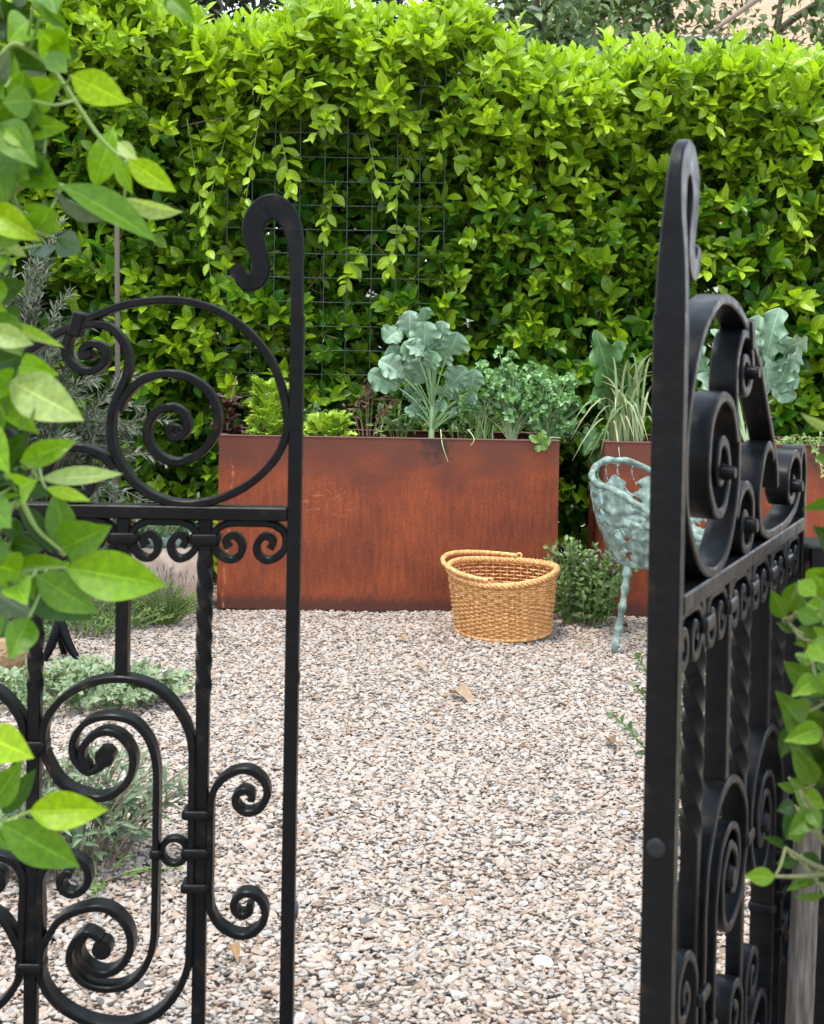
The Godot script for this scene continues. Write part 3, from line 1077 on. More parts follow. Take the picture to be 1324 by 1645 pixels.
	for q in [[600, 683, 588, 682, 6], [604, 688, 618, 694, 6], [612, 690, 600, 697, 6], [616, 680, 612, 668, 6], [618, 692, 624, 682, 6], [610, 696, 622, 701, 6]]:
		blade(wl, lm[0], leaf_mat(Color(0.30, 0.46, 0.08), 0.45, 0.5), at(q[0], q[1], 6.3), at(q[2], q[3], 6.28), q[4] / 362.0, 0.3)
	stalk(wl, [at(612, 705, 6.3), at(612, 690, 6.3), at(616, 678, 6.3)], 0.003, 0.0015, pale)
	var bd := MB.new()
	bd.box(Vector3(0, 0, 0), Vector3(0.2, 0.125, 0.02), 0.002)
	var bm := mat(Color.WHITE, 0.8)
	bm.albedo_texture = noise_tex(0.02, 128, 61, 3, ramp([[0.2, Color(0.36, 0.23, 0.13)], [0.8, Color(0.52, 0.35, 0.2)]]))
	bm.uv1_scale = Vector3(1, 6, 1)
	tag(part("wooden_board", bd.mesh(), bm, self), "small brown wooden board standing behind the seed stalks", "board").set("position", at(541, 708, 9.22))
	# dark leafy filler plants along the back of the bed
	var ol := leaf_mesh(0.5, 0.2, 0.6, 5, 2)
	for g in [[480, 6.58, 0.18, "dark green leafy plant behind the low lettuce"], [640, 6.55, 0.20, "dark leafy chard under the kale's left leaves"], [735, 6.56, 0.22, "dark green leafy plant behind the chives"], [905, 6.5, 0.16, "dark green leafy plant at the planter's right end"]]:
		var fp := thing("leafy_plant", Vector3(at(g[0], 700, g[1]).x, PH - 0.03, -g[1]), g[3], "vegetable plant", "leafy plants along the back of the planter")
		twig_plant(fp, {"stems": 14, "foot": 0.05, "spread": 0.12, "height": g[2], "leaf": 0.06, "gap": 0.03, "meshes": [ol], "ca": Color(0.03, 0.09, 0.015), "cb": Color(0.12, 0.26, 0.05), "nind": 40})
	# --- second planter: leeks, a big pointed leaf, another kale, trailing herb
	var lk := thing("leek_clump", Vector3(at(1008, 700, 6.34).x, PH - 0.02, -6.34), "clump of long arching pale green leek leaves beside the black gate", "vegetable plant")
	for n in 58:
		var b := MB.new()
		var h := rnd(0.2, 0.42)
		var e := Vector3(rnd(-0.16, 0.14), h, rnd(-0.08, 0.12))
		if n % 3 == 0:
			e = Vector3(rnd(-0.28, 0.12), rnd(-0.08, 0.16), rnd(0.1, 0.2))
		var f := Vector3(rnd(-0.07, 0.07), 0, rnd(-0.05, 0.05))
		var pth := bez(f, f + Vector3(e.x * 0.15, maxf(h, 0.25) * 1.0, e.z * 0.3), e, 8)
		var rows := []
		for q in 9:
			var wd := 0.0055 * (1.0 - pow(q / 8.0, 3.0)) + 0.0004
			rows.append(PackedVector3Array([pth[q] + Vector3(-wd, 0.002, 0), pth[q], pth[q] + Vector3(wd, 0.002, 0)]))
		b.grid(rows)
		part("blade", b.mesh(), leaf_mat([Color(0.24, 0.38, 0.14), Color(0.34, 0.48, 0.22), Color(0.15, 0.28, 0.07), Color(0.52, 0.56, 0.26)][n % 4 if n % 5 else 3], 0.5, 0.4), lk)
	var bl := thing("artichoke_plant", Vector3(at(978, 690, 6.4).x, PH - 0.02, -6.4), "large dark pointed leaves rising left of the leeks", "vegetable plant")
	var big := leaf_mesh(1.0, 0.16, 0.7, 40, 6, 0.75, 0.06, 0.24, 3.5, 0.7)
	for q in [[985, 640, 958, 528, 54, 0.3], [992, 650, 955, 600, 46, 0.0], [1000, 640, 992, 545, 50, -0.5], [965, 690, 938, 730, 34, 0.4], [968, 690, 958, 770, 26, 0.2]]:
		blade(bl, big, leaf_mat(Color(0.08, 0.21, 0.04), 0.5, 0.4), at(q[0], q[1], 6.42), at(q[2], q[3], 6.34), q[4] / 359.0, q[5])
		stalk(bl, [bl.position, at((q[0] + 985) / 2.0, (q[1] + 700) / 2.0, 6.4), at(q[0], q[1], 6.42)], 0.006, 0.004, pale, "petiole")
	var k2 := thing("kale_plant", Vector3(at(1200, 706, 6.42).x, PH - 0.02, -6.42), "broad grey green kale behind the right gate's scrolls", "vegetable plant")
	i = 0
	for q in [[1230, 590, 1250, 492, 62, 0.2], [1250, 560, 1300, 545, 60, 0.2], [1225, 565, 1212, 505, 46, -0.3], [1235, 600, 1290, 560, 60, 0.4], [1245, 640, 1268, 575, 60, 0.0], [1225, 640, 1236, 570, 58, 0.3], [1250, 610, 1285, 610, 50, 0.6],
			[1160, 590, 1150, 525, 56, 0.2], [1140, 610, 1118, 555, 50, -0.2], [1150, 640, 1122, 600, 50, 0.3], [1170, 600, 1180, 540, 52, 0.1], [1205, 590, 1195, 520, 54, -0.4], [1235, 620, 1280, 640, 40, 0.8], [1260, 580, 1250, 530, 46, 0.3]]:
		var b := at(q[0], q[1], 6.42)
		blade(k2, km[i % 4], kc[i % 2], b, at(q[2], q[3], 6.36), q[4] / 359.0 * 0.8, q[5] + (0.7 if i % 2 else -0.6))
		stalk(k2, [k2.position, k2.position.lerp(b, 0.5) + Vector3(0, 0.05, 0), b], 0.006, 0.003, pale, "petiole")
		i += 1
	var th := thing("trailing_herb", Vector3(at(1300, 706, 6.3).x, PH - 0.02, -6.28), "pale green small leaved herb trailing over the rear planter's rim", "herb")
	twig_plant(th, {"stems": 34, "foot": 0.12, "spread": 0.2, "height": 0.14, "leaf": 0.026, "gap": 0.016, "meshes": [ol], "pair": 2, "ca": Color(0.15, 0.30, 0.05), "cb": Color(0.42, 0.55, 0.18), "nind": 90, "sag": 0.16, "tone": 0.4})


# ---------------------------------------------------------------- left side of the garden
func left_bed() -> void:
	var needle := leaf_mesh(0.16, 0.2, 0.3, 3, 1, 0.9)
	var ol := leaf_mesh(0.5, 0.2, 0.6, 5, 2)
	var lance := leaf_mesh(0.24, 0.25, 0.5, 5, 2)
	# grey leaved shrub by the hedge
	var s := thing("rosemary_shrub", Vector3(-1.72, 0, -5.75), "tall silvery shrub with narrow grey green leaves behind the left gate", "shrub")
	twig_plant(s, {"stems": 230, "foot": 0.26, "spread": 0.46, "height": 2.0, "leaf": 0.07, "gap": 0.010, "meshes": [leaf_mesh(0.2, 0.2, 0.3, 3, 1, 0.9)], "ca": Color(0.045, 0.08, 0.035), "cb": Color(0.17, 0.22, 0.13), "nind": 150, "dome": 0.3, "bare": 0.2, "rough": 0.5, "back": 0.25,
		"stem_mat": M.grey_stem, "stem_r": 0.0018, "mess": 0.9, "sag": 0.5, "flat": 0.6, "tone": 0.3})
	var st := MB.new()
	st.tube(PackedVector3Array([Vector3(0, 0, 0), Vector3(0.004, 1.0, 0), Vector3(-0.01, 1.78, 0)]), [0.013, 0.012, 0.011], 7)
	var stake := part("wooden_stake", st.mesh(), mat(Color(0.11, 0.09, 0.075), 0.9), self)
	tag(stake, "thin weathered grey wooden stake beside the silvery shrub", "stake")
	stake.position = Vector3(at(189, 520, 6.35).x, 0, -6.35)
	# silver rosettes above the rail
	var sg := thing("silver_plant", Vector3(-1.36, 0, -6.25), "low silver green leafy plant in the bed behind the pale pot", "plant")
	twig_plant(sg, {"stems": 60, "foot": 0.2, "spread": 0.3, "height": 0.62, "leaf": 0.06, "gap": 0.028, "meshes": [lance, ol], "ca": Color(0.12, 0.20, 0.14), "cb": Color(0.34, 0.44, 0.33), "nind": 80, "bare": 0.35})
	# pale bowl shaped pot
	var pot := thing("clay_pot", Vector3(at(262, 930, 6.2).x, 0, -6.2), "pale beige round pot with a dull green glazed rim", "plant pot")
	var b := MB.new()
	var prof := [[0.11, 0.0], [0.135, 0.01], [0.175, 0.08], [0.198, 0.16], [0.205, 0.23], [0.200, 0.285], [0.186, 0.285], [0.18, 0.25], [0.0, 0.25]]
	lathe(b, prof, 40)
	var pm := mat(Color.WHITE, 0.85)
	pm.albedo_texture = noise_tex(0.02, 256, 71, 4, ramp([[0.2, Color(0.66, 0.57, 0.49)], [0.8, Color(0.80, 0.72, 0.64)]]))
	tri_map(pm, 3.0)
	part("body", b.mesh(), pm, pot)
	b = MB.new()
	lathe(b, [[0.186, 0.287], [0.205, 0.289], [0.209, 0.30], [0.209, 0.325], [0.204, 0.332], [0.188, 0.332], [0.182, 0.325], [0.186, 0.287]], 40)
	part("rim", b.mesh(), mat(Color(0.10, 0.15, 0.13), 0.5), pot)
	var pp := thing("pot_plant", Vector3(pot.position.x, 0.25, -6.2), "dark green leafy plant growing in the pale pot", "plant")
	twig_plant(pp, {"stems": 26, "foot": 0.1, "spread": 0.16, "height": 0.2, "leaf": 0.06, "gap": 0.03, "meshes": [ol], "ca": Color(0.03, 0.09, 0.015), "cb": Color(0.14, 0.27, 0.06), "nind": 60})
	# lavender in front of the pot
	var lv := thing("lavender_bush", Vector3(at(266, 1000, 5.86).x, 0, -5.86), "small dark lavender tuft in front of the pale pot", "shrub")
	twig_plant(lv, {"stems": 120, "foot": 0.05, "spread": 0.14, "height": 0.20, "leaf": 0.019, "gap": 0.008, "meshes": [needle], "ca": Color(0.022, 0.045, 0.016), "cb": Color(0.085, 0.13, 0.055), "nind": 40, "rise": 0.3, "along": 1.2, "dome": 0.5})
	var fl := []
	for n in 60:
		var a := rnd(0, TAU)
		var r := sqrt(rng.randf()) * 0.15
		fl.append([Transform3D(frame(Vector3(rnd(-0.3, 0.3), 1, rnd(-0.3, 0.3)), rv()).scaled_local(Vector3(0.03, 0.03, 0.03)), Vector3(cos(a) * r, 0.20 - r * r * 2.8 + rnd(-0.02, 0.02), sin(a) * r)), rng.randf()])
	foliage(lv, fl, [needle], Color(0.10, 0.07, 0.11), Color(0.22, 0.16, 0.2), 0.7, 0.2, 40, PackedFloat32Array(), "flower_spike")
	# bright ground cover behind
	var gc := thing("groundcover_plant", Vector3(-1.36, 0, -5.75), "bright fresh green ground cover left of the lavender", "plant")
	twig_plant(gc, {"stems": 240, "foot": 0.30, "spread": 0.12, "height": 0.13, "leaf": 0.030, "gap": 0.018, "meshes": [lance], "ca": Color(0.09, 0.22, 0.03), "cb": Color(0.34, 0.50, 0.14), "nind": 80, "flat": 0.7, "tone": 0.45})
	gc = thing("groundcover_plant", Vector3(-1.62, 0, -5.35), "dark glossy ground cover behind the tan boulder", "plant")
	twig_plant(gc, {"stems": 150, "foot": 0.24, "spread": 0.1, "height": 0.16, "leaf": 0.036, "gap": 0.02, "meshes": [ol], "ca": Color(0.03, 0.10, 0.015), "cb": Color(0.13, 0.29, 0.05), "nind": 60})
	# boulder with a dimple
	var bo := thing("boulder", Vector3(at(-16, 1085, 4.95).x, 0.0, -4.95), "rounded tan sandstone boulder with a small hollow on top", "boulder")
	var rows := []
	for i in 25:
		var phi := PI * i / 24.0
		var row := PackedVector3Array()
		for j in 36:
			var th := TAU * j / 36.0
			var d := Vector3(sin(phi) * cos(th), cos(phi), sin(phi) * sin(th))
			var r := 1.0 + 0.07 * noise.get_noise_3d(d.x * 1.2, d.y * 1.2, d.z * 1.2) + 0.012 * noise.get_noise_3d(d.x * 7.0, d.y * 7.0, d.z * 7.0)
			r -= 0.16 * exp(-pow((d - Vector3(0.28, 0.80, 0.53).normalized()).length() / 0.17, 2.0))
			row.append(Vector3(d.x * 0.135, 0.085 + d.y * 0.108, d.z * 0.12) * r)
		rows.append(row)
	b = MB.new()
	b.grid(rows, true)
	var sm := mat(Color.WHITE, 0.9)
	sm.albedo_texture = noise_tex(0.03, 256, 75, 5, ramp([[0.1, Color(0.38, 0.28, 0.18)], [0.35, Color(0.56, 0.45, 0.32)], [0.7, Color(0.64, 0.53, 0.39)], [0.95, Color(0.72, 0.62, 0.48)]]))
	sm.heightmap_enabled = true
	sm.heightmap_texture = noise_tex(0.05, 256, 76)
	sm.heightmap_scale = 0.6
	tri_map(sm, 4.0)
	part("stone", b.mesh(), sm, bo)
	# black iron stand foot
	var z := 5.2
	var stand := thing("iron_stand", Vector3(at(95, 1050, z).x, 0, -z), "black iron stand with flared feet among the ground cover", "stand")
	b = MB.new()
	b.tube(PackedVector3Array([Vector3(0, 0.1, 0), Vector3(0, 0.5, 0)]), 0.012, 8)
	part("post", b.mesh(), M.iron, stand)
	for e in [Vector3(-0.045, 0, 0.04), Vector3(0.075, 0, 0.03), Vector3(0.0, 0, -0.08)]:
		b = MB.new()
		b.tube(bez(Vector3(0, 0.15, 0), Vector3(e.x * 0.25, 0.07, e.z * 0.25), e, 6), [0.014, 0.018, 0.019, 0.018, 0.017, 0.015, 0.012], 8)
		part("foot", b.mesh(), M.iron, stand)
	# pale catmint carpet and the sage bush nearer the gate
	var cm := thing("catmint_plant", Vector3(-1.06, 0, -4.62), "sprawling pale grey green catmint seen through the left gate", "plant")
	twig_plant(cm, {"stems": 170, "foot": 0.23, "spread": 0.14, "height": 0.12, "leaf": 0.036, "gap": 0.020, "meshes": [leaf_mesh(0.66, 0.18, 0.5, 5, 2, 0.75)], "pair": 2, "ca": Color(0.16, 0.28, 0.10), "cb": Color(0.42, 0.52, 0.31), "nind": 260, "flat": 0.75, "tone": 0.45, "rough": 0.7})
	var sa := thing("sage_bush", Vector3(-0.76, 0, -3.2), "grey green narrow leaved sage bush nearest the left gate", "shrub")
	twig_plant(sa, {"stems": 120, "foot": 0.13, "spread": 0.17, "height": 0.30, "leaf": 0.054, "gap": 0.020, "meshes": [lance], "ca": Color(0.07, 0.15, 0.05), "cb": Color(0.34, 0.46, 0.25), "nind": 280, "flat": 0.9, "tone": 0.25, "stem_mat": M.grey_stem})
	var we := thing("weed_sprig", at(165, 1432, 3.1), "thin weed sprig lying on gravel by the sage bush", "weed")
	we.position.y = 0.01
	twig_plant(we, {"stems": 7, "foot": 0.05, "spread": 0.13, "height": 0.035, "leaf": 0.024, "gap": 0.016, "meshes": [ol], "ca": Color(0.10, 0.24, 0.03), "cb": Color(0.26, 0.42, 0.1), "nind": 60})


func lathe(b: MB, prof: Array, n: int) -> void:
	var rows := []
	for p in prof:
		var row := PackedVector3Array()
		for j in n:
			var a := TAU * j / n
			row.append(Vector3(cos(a) * p[0], p[1], sin(a) * p[0]))
		rows.append(row)
	b.grid(rows, true)


func right_plants() -> void:
	var ol := leaf_mesh(0.55, 0.2, 0.5, 5, 2)
	var hb := thing("mint_plant", Vector3(at(940, 985, 6.0).x, 0, -6.02), "bushy mint with tiny violet flowers between the two planters", "herb")
	twig_plant(hb, {"stems": 56, "foot": 0.12, "spread": 0.12, "height": 0.38, "leaf": 0.046, "gap": 0.030, "mess": 1.0, "meshes": [ol], "pair": 2, "ca": Color(0.08, 0.19, 0.04), "cb": Color(0.30, 0.46, 0.15), "nind": 200, "flat": 0.7, "bare": 0.05})
	var fl := []
	for n in 50:
		fl.append([Transform3D(frame(Vector3(rnd(-0.2, 0.2), 1, rnd(-0.2, 0.2)), rv()).scaled_local(Vector3.ONE * rnd(0.012, 0.02)), Vector3(rnd(-0.13, 0.13), rnd(0.20, 0.33), rnd(-0.05, 0.13))), rng.randf()])
	foliage(hb, fl, [leaf_mesh(0.5, 0.2, 0.4, 3, 1)], Color(0.22, 0.2, 0.36), Color(0.42, 0.38, 0.6), 0.7, 0.3, 50, PackedFloat32Array(), "flower")
	# shrubs behind the right gate
	var g := thing("young_shrub", Vector3(0.75, 0, -3.35), "young green shrub behind the twisted bars of the open gate", "shrub")
	twig_plant(g, {"stems": 46, "foot": 0.09, "spread": 0.17, "height": 0.56, "leaf": 0.040, "gap": 0.026, "meshes": [ol], "pair": 2, "ca": Color(0.05, 0.12, 0.035), "cb": Color(0.24, 0.36, 0.15), "nind": 220, "flat": 0.7, "bare": 0.1})
	g = thing("leafy_shrub", Vector3(1.3, 0, -3.9), "dense green shrub beside the chair beyond the open gate", "shrub")
	twig_plant(g, {"stems": 50, "foot": 0.14, "spread": 0.26, "height": 0.5, "leaf": 0.055, "gap": 0.03, "meshes": [ol], "ca": Color(0.04, 0.11, 0.02), "cb": Color(0.22, 0.38, 0.08), "nind": 120, "bare": 0.1})


# ---------------------------------------------------------------- wicker basket
func basket() -> void:
	var at_ := at(806, 1018, 5.86)
	var root := thing("wicker_basket", Vector3(at_.x, 0.012, -5.79), "oval honey coloured wicker basket standing on the gravel", "basket")
	root.rotation_degrees = Vector3(7.0, -14.0, 0.0)
	var H := 0.248
	var ab := Vector2(0.188, 0.156)
	var ae := Vector2(0.218, 0.186)
	var ring := func(th: float, y: float, extra: float) -> Vector3:
		var f := clampf(y / H, 0.0, 1.0)
		var r := ab.lerp(ae, pow(f, 0.85)) + Vector2.ONE * extra
		var dip := 0.010 * cos(2.0 * th) * f
		return Vector3(cos(th) * r.x, y + dip, sin(th) * r.y)
	var stakes := 46
	for k in stakes:
		var b := MB.new()
		var p := PackedVector3Array()
		for i in 9:
			p.append(ring.call(TAU * k / stakes, H * i / 8.0, 0.0))
		b.tube(p, 0.0028, 5)
		part("stake", b.mesh(), M.wicker, root)
	var y := 0.022
	var row := 0
	while y < H - 0.012:
		var loose := y > H * 0.62
		var b := MB.new()
		var p := PackedVector3Array()
		var n := stakes * 4
		for i in n + 1:
			var th := TAU * i / n
			var w := 0.0052 * cos(PI * (float(i) / 4.0 + row)) + 0.0008 * noise.get_noise_2d(i * 0.7, row * 3.1)
			p.append(ring.call(th, y + 0.0018 * noise2.get_noise_2d(i * 0.23, row * 7.7), w))
		b.tube(p, 0.0042 if not loose else 0.0036, 6, Color.WHITE, false)
		part("weaver", b.mesh(), M.wicker, root)
		y += 0.0088 if not loose else 0.0155
		# a finer second strand fills the outer face of the loose courses at the front
		if loose:
			var b2 := MB.new()
			var p2 := PackedVector3Array()
			for i in n / 2 + 1:
				var th := PI * i / (n / 2.0)
				var w := -0.0052 * cos(PI * (float(i) / 4.0 + row)) + 0.001
				p2.append(ring.call(th, y - 0.0078 + 0.002 * noise2.get_noise_2d(i * 0.3, row * 5.7 + 3.0), w))
			b2.tube(p2, 0.0036, 6)
			part("weaver", b2.mesh(), M.wicker, root)
		row += 1
	# foot ring and twisted rim of three strands
	var fb := MB.new()
	var fp := PackedVector3Array()
	for i in 97:
		fp.append(ring.call(TAU * i / 96.0, 0.008, 0.004))
	fb.tube(fp, 0.0085, 8, Color.WHITE, false)
	part("foot_ring", fb.mesh(), M.wicker, root)
	var base := MB.new()
	var rr := PackedVector3Array()
	for i in 48:
		rr.append(ring.call(TAU * i / 48.0, 0.012, -0.004))
	base.fan(rr)
	part("floor_weave", base.mesh(), M.wicker, root)
	for s in 4:
		var b := MB.new()
		var p := PackedVector3Array()
		for i in 241:
			var th := TAU * i / 240.0
			var tw := th * 17.0 + s * TAU / 4.0
			var q: Vector3 = ring.call(th, H, 0.002)
			var o := Vector3(cos(th), 0, sin(th))
			p.append(q + o * cos(tw) * 0.0078 + Vector3(0, sin(tw) * 0.0078, 0))
		b.tube(p, 0.0062, 6, Color.WHITE, false)
		part("rim_strand", b.mesh(), M.wicker, root)
	# folded bail handle lying round the left end: wrapped hoop with two eyes
	var hb := MB.new()
	var hp := PackedVector3Array()
	for i in 141:
		var f := i / 140.0
		var th := lerpf(deg_to_rad(96.0), deg_to_rad(277.0), f)
		var lift := 0.020 + 0.010 * sin(PI * f)
		var q: Vector3 = ring.call(th, H, 0.004 + 0.010 * sin(PI * f))
		hp.append(q + Vector3(-0.012 * sin(PI * f), lift, 0))
	var hr := []
	for i in 141:
		hr.append(0.0095 + 0.0009 * (i % 2))
	hb.tube(hp, hr, 9)
	part("handle", hb.mesh(), M.wicker, root)
	for e in [0, 140]:
		var b := MB.new()
		var p := PackedVector3Array()
		for i in 17:
			var a := TAU * i / 16.0
			p.append(hp[e] + Vector3(0.008 + cos(a) * 0.010, sin(a) * 0.010, 0))
		b.tube(p, 0.0055, 6, Color.WHITE, false)
		part("handle_eye", b.mesh(), M.wicker, root)


# ---------------------------------------------------------------- cast leaf chair
func oak_leaf(n_lobes: float) -> ArrayMesh:
	# a thick cast leaf with lobes and raised veins
	var b := MB.new()
	for side in [1.0, -1.0]:
		var rows := []
		for i in 25:
			var t := i / 24.0
			var h := 0.34 * pow(sin(PI * pow(t, 0.85)), 0.6) * (1.0 + 0.42 * sin(t * n_lobes * TAU - 0.8)) * 0.9
			if i == 0 or i == 24:
				h = 0.01
			var row := PackedVector3Array()
			for j in range(-5, 6):
				var s := j / 5.0
				var rib := 0.035 * exp(-pow(s / 0.13, 2.0)) 
				var dome := 0.11 * (1.0 - s * s) * (0.8 + 0.4 * sin(t * n_lobes * TAU - 0.8))
				row.append(Vector3(t, side * (rib + dome) * (1.0 if absf(s) < 0.99 else 0.3), s * h))
			if side < 0:
				row.reverse()
			rows.append(row)
		b.grid(rows)
	return b.mesh()


# relief of overlapping cast oak leaves at arc position a and height h (metres): x = relief, y = how far inside a leaf
func cast_relief(a: float, h: float) -> Vector2:
	var best := Vector2(0.0, -1.0)
	for row in 3:
		var len_: float = [0.17, 0.17, 0.075][row]
		var y0: float = [0.002, 0.150, 0.115][row]
		var pitch: float = [0.150, 0.150, 0.150][row]
		var shift: float = [0.0, 0.5, 0.08][row]
		var col := roundf(a / pitch - shift)
		for dc in 3:
			var ca := (col + dc - 1.0 + shift) * pitch
			var lean := 0.12 * sin((col + dc) * 2.1 + row)
			var t := (h - y0) / len_
			if t < 0.0 or t > 1.0:
				continue
			var s := a - ca - lean * (h - y0)
			var w := 0.40 * len_ * pow(sin(PI * pow(t, 0.85)), 0.6) * (1.0 + 0.30 * sin(t * 3.0 * TAU - 0.8))
			var inside := 1.0 - absf(s) / maxf(w, 0.001)
			if inside > 0.0:
				var vein := absf(sin((t * 3.0 - absf(s) / len_ * 1.3) * PI))
				var z := 0.005 * sqrt(inside) + 0.005 * exp(-pow(s / 0.005, 2.0)) + 0.003 * (1.0 - vein) + 0.002 * row
				if z > best.x:
					best = Vector2(z, maxf(inside, best.y))
	return best


func pierced(surf: Callable, ta: float, tb: float, _k: float) -> ArrayMesh:
	var nu := int((tb - ta) * 0.30 / 0.0045)
	var nv := 70
	var front := []
	var back := []
	var solid := []
	for i in nu + 1:
		var th := lerpf(ta, tb, float(i) / nu)
		var o := Vector3(cos(th), -0.45, sin(th)).normalized()
		var fr := PackedVector3Array()
		var br := PackedVector3Array()
		var so := PackedByteArray()
		var tall: float = surf.call(th, 0.0).distance_to(surf.call(th, 1.0))
		for j in nv + 1:
			var f := float(j) / nv
			var p: Vector3 = surf.call(th, f)
			var q := cast_relief(th * 0.31, f * tall)
			var edge := f < 0.05 or f > 0.95
			fr.append(p + o * (0.002 + q.x))
			br.append(p - o * (0.002 + q.x * 0.6))
			var ar := th * 0.31
			var stem := absf(fposmod(ar + 0.03 * sin(f * 9.0), 0.075) - 0.0375) < 0.0035
			so.append(1 if q.y > 0.04 or edge or stem else 0)
		front.append(fr)
		back.append(br)
		solid.append(so)
	var b := MB.new()
	var id := {}
	for i in nu:
		for j in nv:
			if not cell(solid, i, j):
				continue
			for side in 2:
				var src: Array = front if side == 0 else back
				var k := []
				for c in [[0, 0], [0, 1], [1, 1], [1, 0]]:
					var key: int = ((i + c[0]) * 1000 + j + c[1]) * 2 + side
					if not id.has(key):
						id[key] = b.vert(src[i + c[0]][j + c[1]], Color.WHITE, Vector2(i, j) * 0.01)
					k.append(id[key])
				if side == 1:
					k.reverse()
				b.tri(k[0], k[1], k[2])
				b.tri(k[0], k[2], k[3])
			for n in [[-1, 0, 0, 0, 0, 1], [1, 0, 1, 1, 1, 0], [0, -1, 1, 0, 0, 0], [0, 1, 0, 1, 1, 1]]:
				if not cell(solid, i + n[0], j + n[1]):
					b.quad(front[i + n[2]][j + n[3]], front[i + n[4]][j + n[5]], back[i + n[4]][j + n[5]], back[i + n[2]][j + n[3]])
	return b.mesh()


func cell(solid: Array, i: int, j: int) -> bool:
	if i < 0 or j < 0 or i >= solid.size() - 1 or j >= solid[0].size() - 1:
		return false
	return solid[i][j] + solid[i + 1][j] + solid[i][j + 1] + solid[i + 1][j + 1] >= 3


func chair() -> void:
	var c := Vector3(1.14, 0, -5.58)
	var root := thing("garden_chair", c, "verdigris cast metal garden chair with openwork leaf pattern", "chair")
	root.rotation.y = -0.42
	var V: Material = M.verdigris
	var lo := func(th: float) -> Vector3:
		return Vector3(cos(th) * 0.265 - 0.07 * smoothstep(0.2, -0.6, cos(th)), 0.335, sin(th) * 0.26)
	var hi := func(th: float) -> Vector3:
		var back := smoothstep(0.15, -0.75, cos(th))
		var sc := 0.024 * absf(sin(th * 2.5 + 0.3)) - 0.012
		return Vector3(cos(th) * 0.30 - 0.13 * back, 0.47 + 0.175 * back + 0.065 * exp(-pow((th - 3.6) / 0.5, 2.0)) + sc, sin(th) * (0.25 + 0.08))
	var t0 := deg_to_rad(55.0)
	var t1 := deg_to_rad(305.0)
	var surf := func(th: float, f: float) -> Vector3:
		var a: Vector3 = lo.call(th)
		var b: Vector3 = hi.call(th)
		var o := Vector3(cos(th), 0, sin(th))
		return a.lerp(b, f) + o * 0.018 * sin(PI * f)
	for e in [[lo, 0.011, "lower_rim"], [hi, 0.013, "upper_rim"]]:
		var b := MB.new()
		var p := PackedVector3Array()
		for i in 73:
			var f: Callable = e[0]
			p.append(f.call(lerpf(t0, t1, i / 72.0)))
		var rr := []
		for i in 73:
			rr.append(e[1] * (1.0 + 0.16 * sin(i * 1.1)))
		b.tube(p, rr, 8)
		part(e[2], b.mesh(), V, root)
	for e in [[t0, deg_to_rad(125.0), "arm_panel"], [deg_to_rad(125.0), deg_to_rad(235.0), "back_panel"], [deg_to_rad(235.0), t1, "arm_panel"]]:
		part(e[2], pierced(surf, e[0], e[1], 1.0), V, root)
	var lm := [oak_leaf(2.5), oak_leaf(3.0), oak_leaf(3.5)]
	# seat of radiating leaves in a ring
	var b := MB.new()
	var p := PackedVector3Array()
	for i in 65:
		var th := TAU * i / 64.0
		p.append(Vector3(cos(th) * 0.255 + (0.06 if cos(th) > 0.0 else 0.0) * cos(th), 0.385, sin(th) * 0.245))
	b.tube(p, 0.011, 7, Color.WHITE, false)
	part("seat_ring", b.mesh(), V, root)
	for i in 14:
		var th := TAU * i / 14.0
		for r in [[0.03, 0.15, 0.004], [0.12, 0.16, 0.0]]:
			var leaf := part("seat_leaf", lm[i % 3], V, root)
			var a: float = th + r[0] * 2.0
			var d := Vector3(cos(a), 0, sin(a))
			leaf.transform = Transform3D(frame(d, Vector3.UP).scaled_local(Vector3(r[1], 0.08, r[1] * 1.1)), d * r[0] + Vector3(0, 0.385 + r[2], 0))
	# branch-like legs with knots
	var foot := (at(986, 1046, 5.46) - c).rotated(Vector3.UP, 0.42)
	for e in [[lo.call(deg_to_rad(128.0)), Vector3(foot.x, 0.0, foot.z)], [lo.call(deg_to_rad(250.0)), Vector3(-0.03, 0, -0.27)], [Vector3(0.22, 0.38, 0.2), Vector3(0.28, 0, 0.26)], [Vector3(0.22, 0.38, -0.2), Vector3(0.28, 0, -0.26)]]:
		var lb := MB.new()
		var a: Vector3 = e[0]
		var z: Vector3 = e[1]
		var path := bez(a, a.lerp(z, 0.45) + Vector3(0.012, 0, 0.005), z, 24)
		var rr := []
		for i in 25:
			var f := i / 24.0
			var knot := 0.0
			for kk in [0.12, 0.30, 0.52, 0.74, 0.93]:
				knot += exp(-pow((f - kk) / 0.035, 2.0))
			rr.append(lerpf(0.0145, 0.0105, f) + 0.0065 * knot)
		lb.tube(path, rr, 9)
		part("leg", lb.mesh(), V, root)


# ---------------------------------------------------------------- the iron gates
var post_x := 0.0

func guv(px: float, py: float) -> Vector2:
	var p := at(px, py, GATE_Z)
	return Vector2(post_x - p.x, p.y)


func chamfered(w: float, d: float, ch: float) -> PackedVector2Array:
	var x := w * 0.5
	var y := d * 0.5
	return PackedVector2Array([Vector2(x - ch, y), Vector2(x, y - ch), Vector2(x, -y + ch), Vector2(x - ch, -y), Vector2(-x + ch, -y), Vector2(-x, -y + ch), Vector2(-x, y - ch), Vector2(-x + ch, y)])


